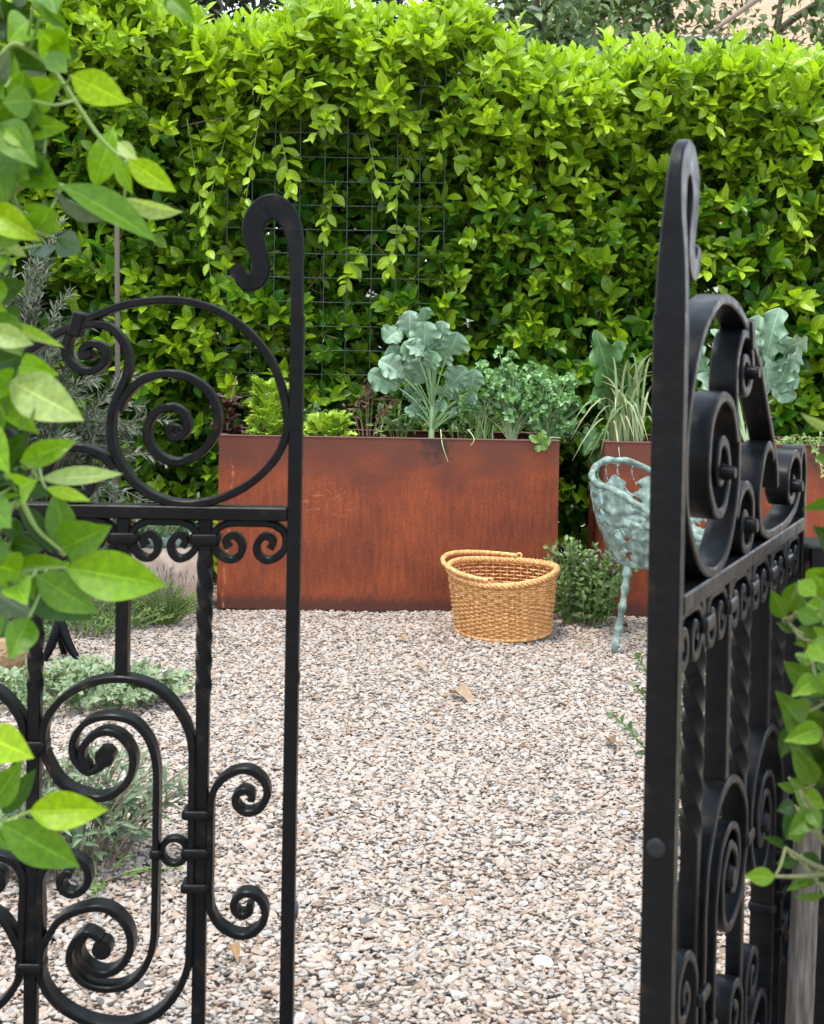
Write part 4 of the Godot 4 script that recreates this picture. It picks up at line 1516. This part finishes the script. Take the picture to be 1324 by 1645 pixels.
# a flat bar bent along points (u, v); w across it in the gate's plane, d through the gate
func bent(root: Node3D, called: String, pts: Array, w: float, d: float, per := 7, w_end := -1.0, w_start := -1.0, flip := 0.0) -> void:
	var sp := spline(pts, per)
	if flip > 0.0:
		for i in sp.size():
			sp[i] = Vector2(flip - sp[i].x, sp[i].y)
	var pos := []
	var ns := []
	var bs := []
	for i in sp.size():
		var t: Vector2 = (sp[mini(i + 1, sp.size() - 1)] - sp[maxi(i - 1, 0)]).normalized()
		pos.append(Vector3(sp[i].x, sp[i].y, 0.0))
		ns.append(Vector3(-t.y, t.x, 0.0))
		bs.append(Vector3(0, 0, 1))
	var last := sp.size() - 1
	var b := MB.new()
	b.sweep(pos, ns, bs, func(i):
		var ww := w
		var f := float(i) / last
		if w_end > 0.0:
			ww = lerpf(w, w_end, smoothstep(0.80, 1.0, f))
		if w_start > 0.0:
			ww = lerpf(w_start, ww, smoothstep(0.0, 0.2, f))
		var wob := 1.0 + 0.03 * sin(i * 0.9)
		return chamfered(ww * wob, d * (1.0 + 0.015 * sin(i * 0.53)), 0.0018))
	part(called, b.mesh(), M.iron, root)


func upright(root: Node3D, called: String, u: float, y0: float, y1: float, w: float, d: float, twist_lo := 0.0, twist_hi := 0.0) -> void:
	var pos := []
	var ns := []
	var bs := []
	var n := 2
	if twist_hi > twist_lo:
		n = 90
	for i in n + 1:
		var y := lerpf(y0, y1, float(i) / n)
		var a := clampf((y - twist_lo) / maxf(twist_hi - twist_lo, 1e-4), 0.0, 1.0) * PI * 3.0 if twist_hi > twist_lo else 0.0
		pos.append(Vector3(u, y, 0))
		ns.append(Vector3(cos(a), 0, sin(a)))
		bs.append(Vector3(-sin(a), 0, cos(a)))
	var b := MB.new()
	b.sweep(pos, ns, bs, func(_i): return chamfered(w, d, 0.0016))
	part(called, b.mesh(), M.iron, root)


func collar(root: Node3D, u: float, y: float, w: float, h: float, d: float) -> void:
	var b := MB.new()
	var rows := []
	for e in [[-0.5, 0.86], [-0.42, 0.97], [-0.15, 1.0], [0.15, 1.0], [0.42, 0.97], [0.5, 0.86]]:
		var row := PackedVector3Array()
		for q in chamfered(w * e[1], d * e[1], 0.004):
			row.append(Vector3(u + q.x, y + h * e[0], q.y))
		rows.append(row)
	for j in 8:
		var strip := []
		for r in rows:
			strip.append(PackedVector3Array([r[j], r[(j + 1) % 8]]))
		b.grid(strip)
	b.fan(rows[0], Color.WHITE, false)
	b.fan(rows[5], Color.WHITE, true)
	part("collar", b.mesh(), M.iron, root)


func pin(root: Node3D, u: float, y: float, r: float, z0: float, z1: float) -> void:
	var b := MB.new()
	b.tube(PackedVector3Array([Vector3(u, y, z0), Vector3(u, y, lerpf(z0, z1, 0.8)), Vector3(u, y, z1)]), [r, r, r * 0.72], 12)
	part("pin", b.mesh(), M.iron, root)


func gp(list: Array) -> Array:
	var o := []
	for q in list:
		o.append(guv(q[0], q[1]))
	return o


# photo coordinates of an enlarged view: offset and scale
func gz(list: Array, ox: float, oy: float, s: float) -> Array:
	var o := []
	for q in list:
		o.append(guv(ox + q[0] / s, oy + q[1] / s))
	return o


func mirror_y(list: Array, y: float) -> Array:
	var o := []
	for q in list:
		o.append(Vector2(q.x, 2.0 * y - q.y))
	return o


func make_gate(called: String, label: String, origin: Vector3, dir: Vector3) -> void:
	var g := thing(called, origin, label, "gate", "pair of black wrought iron garden gates")
	g.basis = Basis(dir, Vector3.UP, dir.cross(Vector3.UP))
	var D := 0.032
	var W := 0.0113
	var ufull := 816.0 / 1100.0
	var y_rail := guv(400, 824).y
	var y_bot := 0.10
	var s3 := 2.402
	# free post with its forged hook
	upright(g, "free_post", 0.0, y_bot - 0.04, guv(478, 508).y, 0.0195, D)
	var hook := gp([[478, 509], [477.5, 470], [477, 430], [476, 398], [469, 362], [456, 341], [439, 332], [421, 339], [409, 357], [407, 378], [414, 402], [420, 424], [417, 443], [405, 454], [392, 450], [386, 438]])
	var hw := [0.0175, 0.018, 0.019, 0.023, 0.029, 0.034, 0.037, 0.036, 0.034, 0.030, 0.027, 0.027, 0.027, 0.026, 0.024, 0.017]
	var sp := spline(hook, 5)
	var pos := []
	var ns := []
	var bs := []
	for i in sp.size():
		var t: Vector2 = (sp[mini(i + 1, sp.size() - 1)] - sp[maxi(i - 1, 0)]).normalized()
		pos.append(Vector3(sp[i].x, sp[i].y, 0))
		ns.append(Vector3(-t.y, t.x, 0))
		bs.append(Vector3(0, 0, 1))
	var hb := MB.new()
	hb.sweep(pos, ns, bs, func(i):
		var f := float(i) / 5.0
		var k := mini(int(f), 14)
		var d := lerpf(D - 0.001, 0.013, smoothstep(0.0, 5.0, f))
		return chamfered(lerpf(hw[k], hw[k + 1], f - k), d, 0.002))
	part("hook_finial", hb.mesh(), M.iron, g)
	pin(g, sp[sp.size() - 1].x + 0.003, sp[sp.size() - 1].y + 0.001, 0.0115, -0.0062, 0.0062)
	# rails and hinge stile
	var rb := MB.new()
	rb.box(Vector3(0.0097, y_rail - 0.0098, -D * 0.5 - 0.001), Vector3(ufull - 0.0097, y_rail + 0.0098, D * 0.5 + 0.001), 0.0018)
	part("top_rail", rb.mesh(), M.iron, g)
	rb = MB.new()
	rb.box(Vector3(0.0097, y_bot, -D * 0.5), Vector3(ufull - 0.0097, y_bot + 0.02, D * 0.5), 0.0018)
	part("bottom_rail", rb.mesh(), M.iron, g)
	upright(g, "hinge_stile", ufull, y_bot - 0.04, y_rail + 0.055, 0.0195, D)
	var yt := y_rail - 0.0105
	bent(g, "stile_curl", [Vector2(ufull + 0.002, y_rail + 0.05), Vector2(ufull + 0.002, y_rail + 0.085), Vector2(ufull - 0.012, y_rail + 0.108), Vector2(ufull - 0.034, y_rail + 0.104), Vector2(ufull - 0.046, y_rail + 0.08)], W, D)
	# uprights
	var t1 := guv(328.5, 1000).x
	var p1 := guv(197.5, 1022).x
	var t2 := guv(57.4, 1064).x
	var p2 := 2.0 * t2 - p1
	var t3 := 2.0 * t2 - t1
	var tw_hi := guv(330, 885).y
	var tw_lo := guv(328, 1118).y
	for u in [t1, t2, t3]:
		upright(g, "twisted_bar", u, y_bot + 0.02, yt, 0.0192, 0.0192, tw_lo, tw_hi)
	var y_arch := guv(197, 1091).y
	for u in [p1, p2]:
		upright(g, "plain_bar", u, y_arch, yt, 0.0185, D - 0.006)
	# frieze: a C scroll between every two uprights, held by collars
	var us := [0.0, t1, p1, t2, p2, t3, ufull]
	var yc := guv(405, 868).y
	for i in 6:
		var a: float = us[i] + 0.0097
		var b: float = us[i + 1] - 0.0097
		var m := (a + b) * 0.5
		var hwid := (b - a) * 0.5 - 0.003
		var yy := yc
		var half := []
		var curl := [[-0.57, -0.011], [-0.66, -0.002], [-0.57, 0.0055], [-0.38, 0.006], [-0.21, -0.005], [-0.24, -0.0195], [-0.46, -0.028], [-0.74, -0.0245], [-0.97, -0.012], [-1.02, 0.005], [-0.87, 0.018], [-0.53, 0.0255], [0.0, 0.0258]]
		for q in curl:
			half.append(Vector2(m + q[0] * hwid, yy + q[1]))
		var full := half.duplicate()
		for k in range(half.size() - 2, -1, -1):
			full.append(Vector2(2.0 * m - half[k].x, half[k].y))
		bent(g, "frieze_scroll", full, 0.0105, 0.022, 5)
	for i in range(1, 6):
		collar(g, us[i], yc + 0.001, 0.044, 0.0165, 0.036)
	# lyre panels
	for side in 2:
		var flip := 0.0 if side == 0 else 2.0 * t2
		var ym := guv(280, 1368).y
		var outer := gz([[345, 655], [320, 610], [335, 555], [400, 512], [470, 528], [518, 600], [505, 690], [440, 752], [360, 762], [250, 715], [188, 620], [172, 560], [182, 470], [245, 385], [340, 330], [440, 308], [540, 318], [640, 370], [710, 460], [742, 550], [746, 640], [745, 760], [745, 985]], 0, 960, s3)
		var inner := gz([[405, 640], [345, 665], [292, 610], [290, 540], [340, 475], [430, 452], [520, 475], [580, 545], [606, 640], [608, 760], [608, 985]], 0, 960, s3)
		var both := [outer, inner]
		for k in 2:
			var up: Array = both[k]
			var full: Array = up.duplicate()
			full[full.size() - 1] = Vector2(full[full.size() - 2].x, ym)
			var low := mirror_y(up, ym)
			for q in range(low.size() - 2, -1, -1):
				full.append(low[q])
			bent(g, "lyre_strip" if k == 0 else "inner_lyre_strip", full, 0.0106 if k == 0 else 0.0096, D, 7, -1.0, -1.0, flip)
		for e in [1.0, -1.0]:
			var q := guv(411.0 / s3, 960 + 607.0 / s3)
			if e < 0:
				q.y = 2.0 * ym - q.y
			pin(g, q.x if side == 0 else flip - q.x, q.y, 0.0145, -D * 0.5 - 0.001, D * 0.5 + 0.004)
		var rc := guv(281, 1366)
		var ru := rc.x if side == 0 else flip - rc.x
		var ring := []
		for i in 25:
			ring.append(Vector2(ru + cos(TAU * i / 24.0) * 0.0185, rc.y + sin(TAU * i / 24.0) * 0.0185))
		bent(g, "ring_link", ring, 0.0085, 0.018, 1)
		var tu := t1 if side == 0 else t3
		for y in [1305, 1366, 1422]:
			collar(g, tu + (0.006 if side == 0 else -0.006), guv(325, y).y, 0.042, 0.0135, 0.040)
		var iu := guv(253, 1368)
		collar(g, iu.x if side == 0 else flip - iu.x, iu.y, 0.019, 0.013, 0.037)
	for y in [1196, 1550]:
		collar(g, t2, guv(57, y).y, 0.042, 0.016, 0.038)
	# scrolls that face the posts
	for side in 2:
		var flip := 0.0 if side == 0 else t1 + t3
		var ym := guv(330, 1366).y
		var sc := gz([[972, 778], [972, 752], [945, 737], [915, 757], [914, 792], [950, 822], [1000, 810], [1032, 760], [1022, 705], [975, 665], [920, 662], [860, 695], [826, 745], [815, 800], [814, 985]], 0, 960, s3)
		var full: Array = sc.duplicate()
		full[full.size() - 1] = Vector2(full[full.size() - 2].x, ym)
		var low := mirror_y(sc, ym)
		for q in range(low.size() - 2, -1, -1):
			full.append(low[q])
		bent(g, "side_scroll", full, 0.0105, D - 0.004, 7, -1.0, -1.0, flip)
	# small scrolls on the middle bar
	for side in 2:
		var sc := gz([[395, 838], [365, 828], [335, 850], [332, 900], [375, 938], [430, 930], [475, 880], [470, 800], [400, 748], [300, 758], [235, 820], [218, 900], [220, 1000], [222, 1280]], 0, 1150, 3.324)
		bent(g, "middle_scroll", sc, 0.011, D - 0.004, 7, -1.0, -1.0, 0.0 if side == 0 else 2.0 * t2)
	# crest: the great arch that rolls into a circle
	var s1 := 2.648
	var arch := gz([[395, 335], [360, 352], [362, 318], [400, 297], [448, 318], [452, 372], [400, 412], [335, 400], [290, 350], [292, 285], [340, 230], [400, 213], [470, 228], [530, 290], [552, 370], [535, 455], [500, 530], [478, 610], [482, 720], [530, 830], [610, 915], [720, 967], [830, 975], [950, 950], [1080, 880], [1180, 775], [1222, 660], [1215, 540], [1165, 390], [1080, 270], [960, 175], [820, 122], [690, 112], [540, 132], [420, 175], [310, 222], [200, 285], [110, 345]], 0, 440, s1)
	for q in [[0, 616], [-50, 660], [-82, 700], [-96, 735]]:
		arch.append(guv(q[0], q[1]))
	bent(g, "crest_arch", arch, W, D, 6)
	var inner := gz([[738, 645], [722, 668], [745, 695], [785, 680], [802, 640], [782, 590], [730, 566], [668, 588], [632, 650], [640, 720], [690, 778], [760, 798], [840, 772], [905, 705], [930, 620], [900, 515], [815, 445], [715, 424], [620, 446], [548, 505], [508, 575]], 0, 440, s1)
	bent(g, "inner_scroll", inner, 0.0118, D, 6)
	var q1 := guv(743.0 / s1, 440 + 665.0 / s1)
	pin(g, q1.x, q1.y, 0.0085, -0.012, D * 0.5 + 0.014)
	var q2 := guv(383.0 / s1, 440 + 345.0 / s1)
	pin(g, q2.x, q2.y, 0.0085, -0.012, D * 0.5 + 0.014)
	var cq := guv(335.0 / s1, 440 + 212.0 / s1)
	var cb := MB.new()
	cb.box(Vector3(-0.009, -0.019, -0.019), Vector3(0.009, 0.017, 0.019), 0.002)
	var cm := part("crest_clip", cb.mesh(), M.iron, g)
	cm.position = Vector3(cq.x, cq.y, 0)
	cm.rotation.z = 0.25
	# small scroll leaning on the circle, next to the great one
	var sm := gp([[187, 754], [168, 733], [140, 720], [112, 720], [86, 740], [80, 772], [94, 798], [122, 803], [146, 790], [150, 768], [134, 755], [118, 764], [120, 776]])
	bent(g, "small_scroll", sm, 0.0115, D, 7)
	var q3 := guv(122, 770)
	pin(g, q3.x, q3.y, 0.0105, -0.012, D * 0.5 + 0.012)
	# hinge side scroll
	var L := 1.0 / 1100.0
	var y0 := guv(300, 812).y
	var c2 := []
	for q in [[536, 112], [524, 128], [500, 134], [470, 122], [444, 92], [436, 60], [450, 28], [500, 9], [570, 6], [650, 8], [720, 20], [764, 48], [770, 78], [744, 104], [700, 106], [664, 84], [660, 56], [684, 38], [712, 46], [714, 66], [698, 72]]:
		c2.append(Vector2(q[0] * L, y0 + q[1] * L))
	bent(g, "hinge_scroll", c2, W, D, 7)
	pin(g, 0.636, y0 + 60 * L, 0.0095, -0.012, D * 0.5 + 0.013)
	# lock knob on the free post
	var kb := MB.new()
	kb.tube(PackedVector3Array([Vector3(-0.0097, 0, 0), Vector3(-0.013, 0, 0), Vector3(-0.0145, 0, 0)]), [0.013, 0.0125, 0.009], 14)
	var bb := MB.new()
	bb.tube(PackedVector3Array([Vector3(-0.0097, 0, 0), Vector3(-0.0112, 0, 0), Vector3(-0.0118, 0, 0)]), [0.0100, 0.0094, 0.006], 16)
	var boss := part("lock_boss", bb.mesh(), mat(Color(0.012, 0.0125, 0.014), 0.45, 0.3), g)
	boss.position = Vector3(0, guv(470, 1087).y, -0.002)
	var kn := part("lock_knob", kb.mesh(), mat(Color(0.035, 0.035, 0.037), 0.45), g)
	kn.position = Vector3(0, guv(460, 1462).y, 0)


func gates() -> void:
	post_x = at(471.5, 960, GATE_Z).x
	make_gate("iron_gate", "black wrought iron gate leaf standing closed, facing the viewer", Vector3(post_x, 0, -GATE_Z), Vector3(-1, 0, 0))
	make_gate("iron_gate", "black wrought iron gate leaf swung open, seen edge on", Vector3(281.0 / 1100.0, 0, -0.677 * GATE_Z), Vector3(0.4141, 0, -0.9102))


func hinge_post() -> void:
	var r := thing("gate_post", Vector3(0.597, 0, -2.13), "black square iron gate post at the open gate's hinges", "post")
	var b := MB.new()
	b.box(Vector3(-0.012, 0, -0.05), Vector3(0.11, 0.90, 0.05), 0.003)
	part("post", b.mesh(), M.iron, r)
	for y in [0.32, 0.88]:
		b = MB.new()
		b.box(Vector3(-0.05, y - 0.010, -0.012), Vector3(0.09, y + 0.010, 0.012), 0.002)
		part("hinge_strap", b.mesh(), M.iron, r)
	var wb := MB.new()
	wb.box(Vector3(-0.014, 0, -0.02), Vector3(0.014, 0.56, 0.02), 0.0025)
	var wm := mat(Color.WHITE, 0.9)
	wm.albedo_texture = noise_tex(0.03, 256, 81, 5, ramp([[0.2, Color(0.24, 0.22, 0.2)], [0.55, Color(0.33, 0.305, 0.28)], [0.9, Color(0.42, 0.39, 0.36)]]))
	wm.uv1_scale = Vector3(3, 0.4, 1)
	tri_map(wm, 4.0)
	wm.uv1_scale = Vector3(14, 1.5, 14)
	var w := part("timber_post", wb.mesh(), wm, self)
	tag(w, "weathered grey timber strip in front of the gate's hinge post", "post")
	w.position = Vector3(at(1278, 1640, 1.93).x - 0.001, 0, -1.93)
	w.rotation.z = -0.022


# ---------------------------------------------------------------- leaves close to the lens
func near_plant(called: String, label: String, z: float, stems: Array, leaves: Array, sm: Material, dark := 1.0) -> void:
	var root := thing(called, Vector3.ZERO, label, "shrub")
	root.position = Vector3(stems[0][0].x, 0, stems[0][0].z)
	var all := []
	for s in stems:
		stalk(root, s, 0.0034, 0.0015, sm)
		all.append_array(spline(s, 6))
	var ms := [leaf_mesh(1.0, 0.10, 0.35, 14, 4, 0.86), leaf_mesh(1.0, 0.16, 0.6, 14, 4, 0.9, 0.010), leaf_mesh(1.0, 0.05, -0.2, 14, 4, 0.82), leaf_mesh(1.0, 0.2, 0.8, 14, 4, 0.84, 0.016)]
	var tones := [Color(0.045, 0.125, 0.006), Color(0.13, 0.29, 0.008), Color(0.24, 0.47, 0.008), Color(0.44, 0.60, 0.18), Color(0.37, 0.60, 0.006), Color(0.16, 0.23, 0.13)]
	var n := 0
	for q in leaves:
		var zz: float = z + 0.05 * sin(n * 1.9) + (0.06 if q[5] == 0 else -0.02)
		var b := at(q[0], q[1], zz)
		var t := at(q[2], q[3], zz)
		var w: float = q[4] / F * zz * 1.22
		var L2 := b.distance_to(t)
		var full := L2 * 0.42
		var tilt := 0.0
		if w < full:
			tilt = acos(clampf(w / full, 0.15, 1.0)) * (1.0 if n % 2 else -1.0) * 0.8
			w = full * clampf(w / full, 0.5, 1.0) / maxf(cos(tilt), 0.35) * 0.9
		else:
			var deep := sqrt(maxf(0.0, pow(w / 0.50, 2.0) - L2 * L2))
			t = EYE + (t - EYE) * (1.0 - minf(deep, 0.05) / zz * 0.8)
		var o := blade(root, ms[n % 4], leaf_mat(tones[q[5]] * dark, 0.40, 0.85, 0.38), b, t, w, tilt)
		# petiole to the nearest stem
		var best := 9.0
		var bp := b
		for p in all:
			if p.distance_to(b) < best:
				best = p.distance_to(b)
				bp = p
		if best < 0.13 and best > 0.003:
			stalk(root, [bp, bp.lerp(b, 0.5) + Vector3(0, -0.004, 0), b], 0.0016, 0.0012, sm, "petiole")
		n += 1


func st_px(z: float, list: Array) -> Array:
	var o := []
	for q in list:
		o.append(at(q[0], q[1], z))
	return o


func near_leaves() -> void:
	var z := 1.28
	var stems := [st_px(z, [[-70, 2600], [-60, 1645], [-40, 1200], [-34, 900], [-24, 500], [-14, 200], [0, -60]]), st_px(z, [[-14, 120], [20, 72], [60, 90], [89, 117], [125, 170], [160, 220], [185, 245], [204, 257]]), st_px(z, [[-20, 360], [20, 310], [60, 292], [100, 297]]),
		st_px(z, [[-34, 900], [10, 830], [35, 790], [62, 745]]), st_px(z, [[10, 760], [35, 805], [60, 850], [98, 884]]), st_px(z, [[-34, 960], [20, 925], [60, 915], [106, 912]]), st_px(z, [[-44, 1370], [0, 1328], [30, 1312], [50, 1303]]), st_px(z, [[-28, 720], [0, 650], [20, 612]]),
		st_px(z, [[-24, 560], [-8, 545], [3, 520]]), st_px(z, [[150, -120], [220, -60], [270, -5]])]
	var lv := [
		[-25, 35, 38, 10, 38, 0], [3, 105, 92, 104, 30, 0], [15, 92, 76, 44, 56, 0], [56, -8, 112, 50, 26, 1], [31, 114, 100, 154, 18, 5], [74, 48, 111, 92, 36, 2], [76, 86, 110, 118, 30, 1], [-4, 205, 90, 146, 52, 1],
		[12, 202, 112, 204, 36, 2], [10, 208, 40, 238, 22, 2], [114, 121, 208, 167, 46, 4], [152, 300, 184, 199, 40, 2], [190, 229, 220, 256, 20, 3], [189, 250, 212, 314, 22, 2], [204, 256, 284, 309, 34, 4], [90, 308, 192, 357, 22, 5],
		[98, 298, 256, 385, 44, 1], [200, 318, 294, 345, 26, 3], [14, 250, 98, 304, 48, 1], [-20, 335, 64, 386, 42, 4], [36, 333, 98, 348, 18, 2], [52, 346, 99, 371, 26, 2], [-16, 388, 46, 374, 26, 1], [14, 393, 42, 412, 15, 3],
		[-24, 226, 26, 244, 28, 3], [-12, 240, 8, 336, 44, 1], [-24, 150, 16, 80, 34, 5], [270, -10, 312, 34, 32, 1], [-22, 474, 40, 455, 40, 0], [-20, 530, 53, 553, 32, 3], [3, 517, 103, 561, 14, 4], [-22, 588, 48, 571, 50, 0],
		[17, 612, 132, 674, 62, 3], [-6, 612, 62, 702, 34, 2], [-16, 640, 32, 692, 46, 0], [34, 741, 124, 708, 34, 2], [6, 752, 45, 690, 34, 0], [28, 748, 68, 726, 24, 1], [66, 769, 199, 764, 28, 3], [-18, 752, 46, 802, 38, 0], [42, 782, 78, 796, 22, 0],
		[106, 886, 88, 786, 40, 1], [74, 784, 146, 806, 20, 4], [104, 880, 172, 848, 62, 1], [8, 913, 114, 905, 26, 2], [105, 912, 269, 941, 66, 2], [58, 924, 159, 986, 50, 1], [24, 934, 152, 996, 54, 0], [-22, 942, 52, 990, 44, 5], [18, 874, 68, 882, 30, 0],
		[-18, 868, 8, 902, 32, 2], [10, 836, 40, 872, 26, 0], [-24, 1182, 51, 1216, 52, 4], [-14, 1296, 34, 1224, 40, 1], [4, 1308, 59, 1234, 32, 0], [48, 1303, 175, 1301, 50, 4], [2, 1324, 129, 1393, 56, 1], [-16, 1330, 18, 1366, 24, 1],
		[-40, 120, 10, 160, 50, 1], [-30, 300, 20, 330, 40, 0], [-40, 430, 10, 420, 44, 2], [-30, 690, 12, 640, 44, 1], [-30, 800, 20, 850, 44, 1], [-40, 1000, 4, 1010, 40, 0]]
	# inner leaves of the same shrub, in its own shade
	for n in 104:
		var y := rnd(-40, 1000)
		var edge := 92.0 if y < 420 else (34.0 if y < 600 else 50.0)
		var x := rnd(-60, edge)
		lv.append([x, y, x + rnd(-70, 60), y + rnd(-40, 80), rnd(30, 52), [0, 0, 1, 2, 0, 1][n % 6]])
	# the part of the shrub that stands beside the frame
	for n in 46:
		var y := rnd(-60, 1700)
		var x := rnd(-330, -45)
		lv.append([x, y, x + rnd(-110, 60), y + rnd(-60, 90), rnd(34, 54), [0, 1, 1, 2][n % 4]])
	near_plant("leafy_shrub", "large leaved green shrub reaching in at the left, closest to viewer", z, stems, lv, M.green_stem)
	z = 1.30
	stems = [st_px(z, [[1420, 2600], [1410, 1900], [1395, 1500], [1380, 1200], [1370, 950], [1365, 700]]), st_px(z, [[1376, 1120], [1345, 1060], [1304, 1028], [1278, 1012], [1260, 992]]), st_px(z, [[1390, 1440], [1340, 1375], [1310, 1330], [1288, 1290], [1283, 1262]]),
		st_px(z, [[1395, 1412], [1330, 1404], [1290, 1408], [1245, 1408]]), st_px(z, [[1400, 1420], [1324, 1396], [1290, 1380], [1262, 1362]]), st_px(z, [[1400, 1460], [1340, 1430], [1310, 1418]]), st_px(z, [[1380, 1260], [1345, 1230], [1330, 1205]])]
	lv = [[1260, 993, 1240, 949, 24, 1], [1262, 972, 1288, 932, 24, 1], [1284, 934, 1313, 958, 26, 2], [1277, 990, 1291, 946, 20, 1], [1306, 950, 1345, 915, 48, 2], [1297, 970, 1334, 990, 30, 2], [1280, 983, 1320, 998, 24, 1], [1278, 1014, 1247, 1000, 14, 0],
		[1304, 1030, 1276, 1034, 14, 1], [1304, 1030, 1338, 1064, 38, 2], [1326, 1118, 1257, 1061, 36, 1], [1334, 1208, 1251, 1116, 62, 1], [1310, 1086, 1342, 1112, 32, 2], [1290, 1115, 1330, 1132, 26, 0], [1273, 1164, 1254, 1218, 22, 0], [1310, 1258, 1272, 1200, 32, 1],
		[1320, 1236, 1284, 1186, 36, 0], [1283, 1270, 1249, 1259, 14, 1], [1278, 1270, 1328, 1299, 30, 2], [1268, 1250, 1296, 1268, 12, 1], [1277, 1294, 1249, 1302, 22, 0], [1282, 1298, 1262, 1350, 26, 0], [1270, 1347, 1298, 1334, 18, 1], [1262, 1362, 1226, 1343, 13, 0],
		[1284, 1384, 1246, 1387, 17, 0], [1288, 1372, 1322, 1396, 22, 0], [1245, 1408, 1195, 1408, 24, 2], [1312, 1418, 1261, 1429, 15, 1], [1326, 1436, 1274, 1441, 12, 1], [1300, 1300, 1318, 1330, 22, 1], [1330, 1290, 1306, 1320, 18, 0], [1330, 1010, 1350, 960, 40, 0],
		[1345, 690, 1285, 665, 14, 3], [1350, 740, 1308, 735, 18, 1], [1350, 800, 1288, 818, 18, 1], [1352, 880, 1312, 850, 40, 0]]
	for n in 36:
		var y := rnd(700, 1750)
		var x := rnd(1375, 1620)
		lv.append([x, y, x + rnd(-60, 110), y + rnd(-60, 90), rnd(26, 44), [0, 1, 1, 2][n % 4]])
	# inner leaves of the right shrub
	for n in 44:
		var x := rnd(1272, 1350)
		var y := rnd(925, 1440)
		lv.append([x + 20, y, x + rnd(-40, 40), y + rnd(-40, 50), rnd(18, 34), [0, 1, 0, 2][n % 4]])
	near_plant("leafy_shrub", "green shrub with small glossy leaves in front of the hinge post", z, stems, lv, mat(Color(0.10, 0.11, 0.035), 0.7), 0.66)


# ---------------------------------------------------------------- fallen leaves
func litter() -> void:
	var cr := thing("leaf_crumbs", Vector3.ZERO, "scattered brown crumbs of dead leaves and twigs among the gravel", "leaf litter")
	cr.set_meta("kind", "stuff")
	var xf := []
	var cols := []
	for n in 150:
		var z := rnd(-6.15, -2.5)
		var p := Vector3(rnd(-0.32, 0.32) * -z, 0.009, z)
		xf.append(Transform3D(frame(Vector3(rnd(), rnd(-0.15, 0.25), rnd()), Vector3(0, 1, 0) + rv() * 0.4).scaled_local(Vector3(1, 1, rnd(0.3, 1.0)) * rnd(0.012, 0.032)), p))
		cols.append(Color(0.16, 0.09, 0.05).lerp(Color(0.46, 0.31, 0.17), rng.randf()))
	multi("crumbs", [M.leaf_simple, M.leaf_simple_b], xf, cols, leaf_mat(Color.WHITE, 0.8, 0.2), cr)
	var m := [leaf_mesh(0.36, 0.5, 0.9, 8, 2, 0.85, 0.02), leaf_mesh(0.3, 0.6, -0.5, 8, 2, 0.9, 0.03)]
	for q in [[722, 1126, 775, 1144, 0.30, 0.16, "large curled tan dead leaf on the open gravel", Color(0.52, 0.38, 0.24)], [655, 983, 685, 990, 0.4, 0.1, "tan fallen leaf lying against the planter's foot", Color(0.46, 0.30, 0.15)],
			[640, 1036, 662, 1042, 0.5, 0.1, "pale orange fallen leaf between planter and open gravel", Color(0.55, 0.36, 0.2)], [543, 1005, 565, 1002, 0.4, 0.1, "brown fallen leaf on gravel left of centre", Color(0.22, 0.12, 0.07)],
			[687, 1156, 714, 1158, 0.3, 0.1, "narrow tan leaf scrap just below the large curled leaf", Color(0.45, 0.3, 0.18)], [830, 1213, 858, 1215, 0.3, 0.1, "narrow brown twig-like leaf in the middle gravel", Color(0.3, 0.19, 0.12)],
			[990, 1015, 1015, 1008, 0.4, 0.1, "dark brown fallen leaf beside the chair's leg", Color(0.24, 0.12, 0.07)], [372, 1548, 385, 1575, 0.5, 0.1, "ochre fallen leaf near the gate's lower scrolls", Color(0.42, 0.26, 0.11)],
			[975, 1195, 990, 1215, 0.4, 0.1, "rust brown leaf on gravel beside the open gate", Color(0.36, 0.2, 0.1)], [666, 1084, 694, 1090, 0.3, 0.1, "faded tan leaf lying upslope of the large curled leaf", Color(0.5, 0.4, 0.28)]]:
		var d0 = 1.196 * F / (q[1] - 545.0)
		var d1 = 1.196 * F / (q[3] - 545.0)
		var a := at(q[0], q[1], d0)
		var b := at(q[2], q[3], d1)
		a.y = 0.014
		b.y = 0.016
		var o := part("dry_leaf", m[int(q[0]) % 2], leaf_mat(q[7], 0.8, 0.3), self)
		tag(o, q[6], "leaf", "fallen leaves on the gravel")
		var fr := frame(b - a, Vector3(0, 1, 0.25))
		o.transform = Transform3D(fr.scaled_local(Vector3.ONE * a.distance_to(b) * 0.8), a)
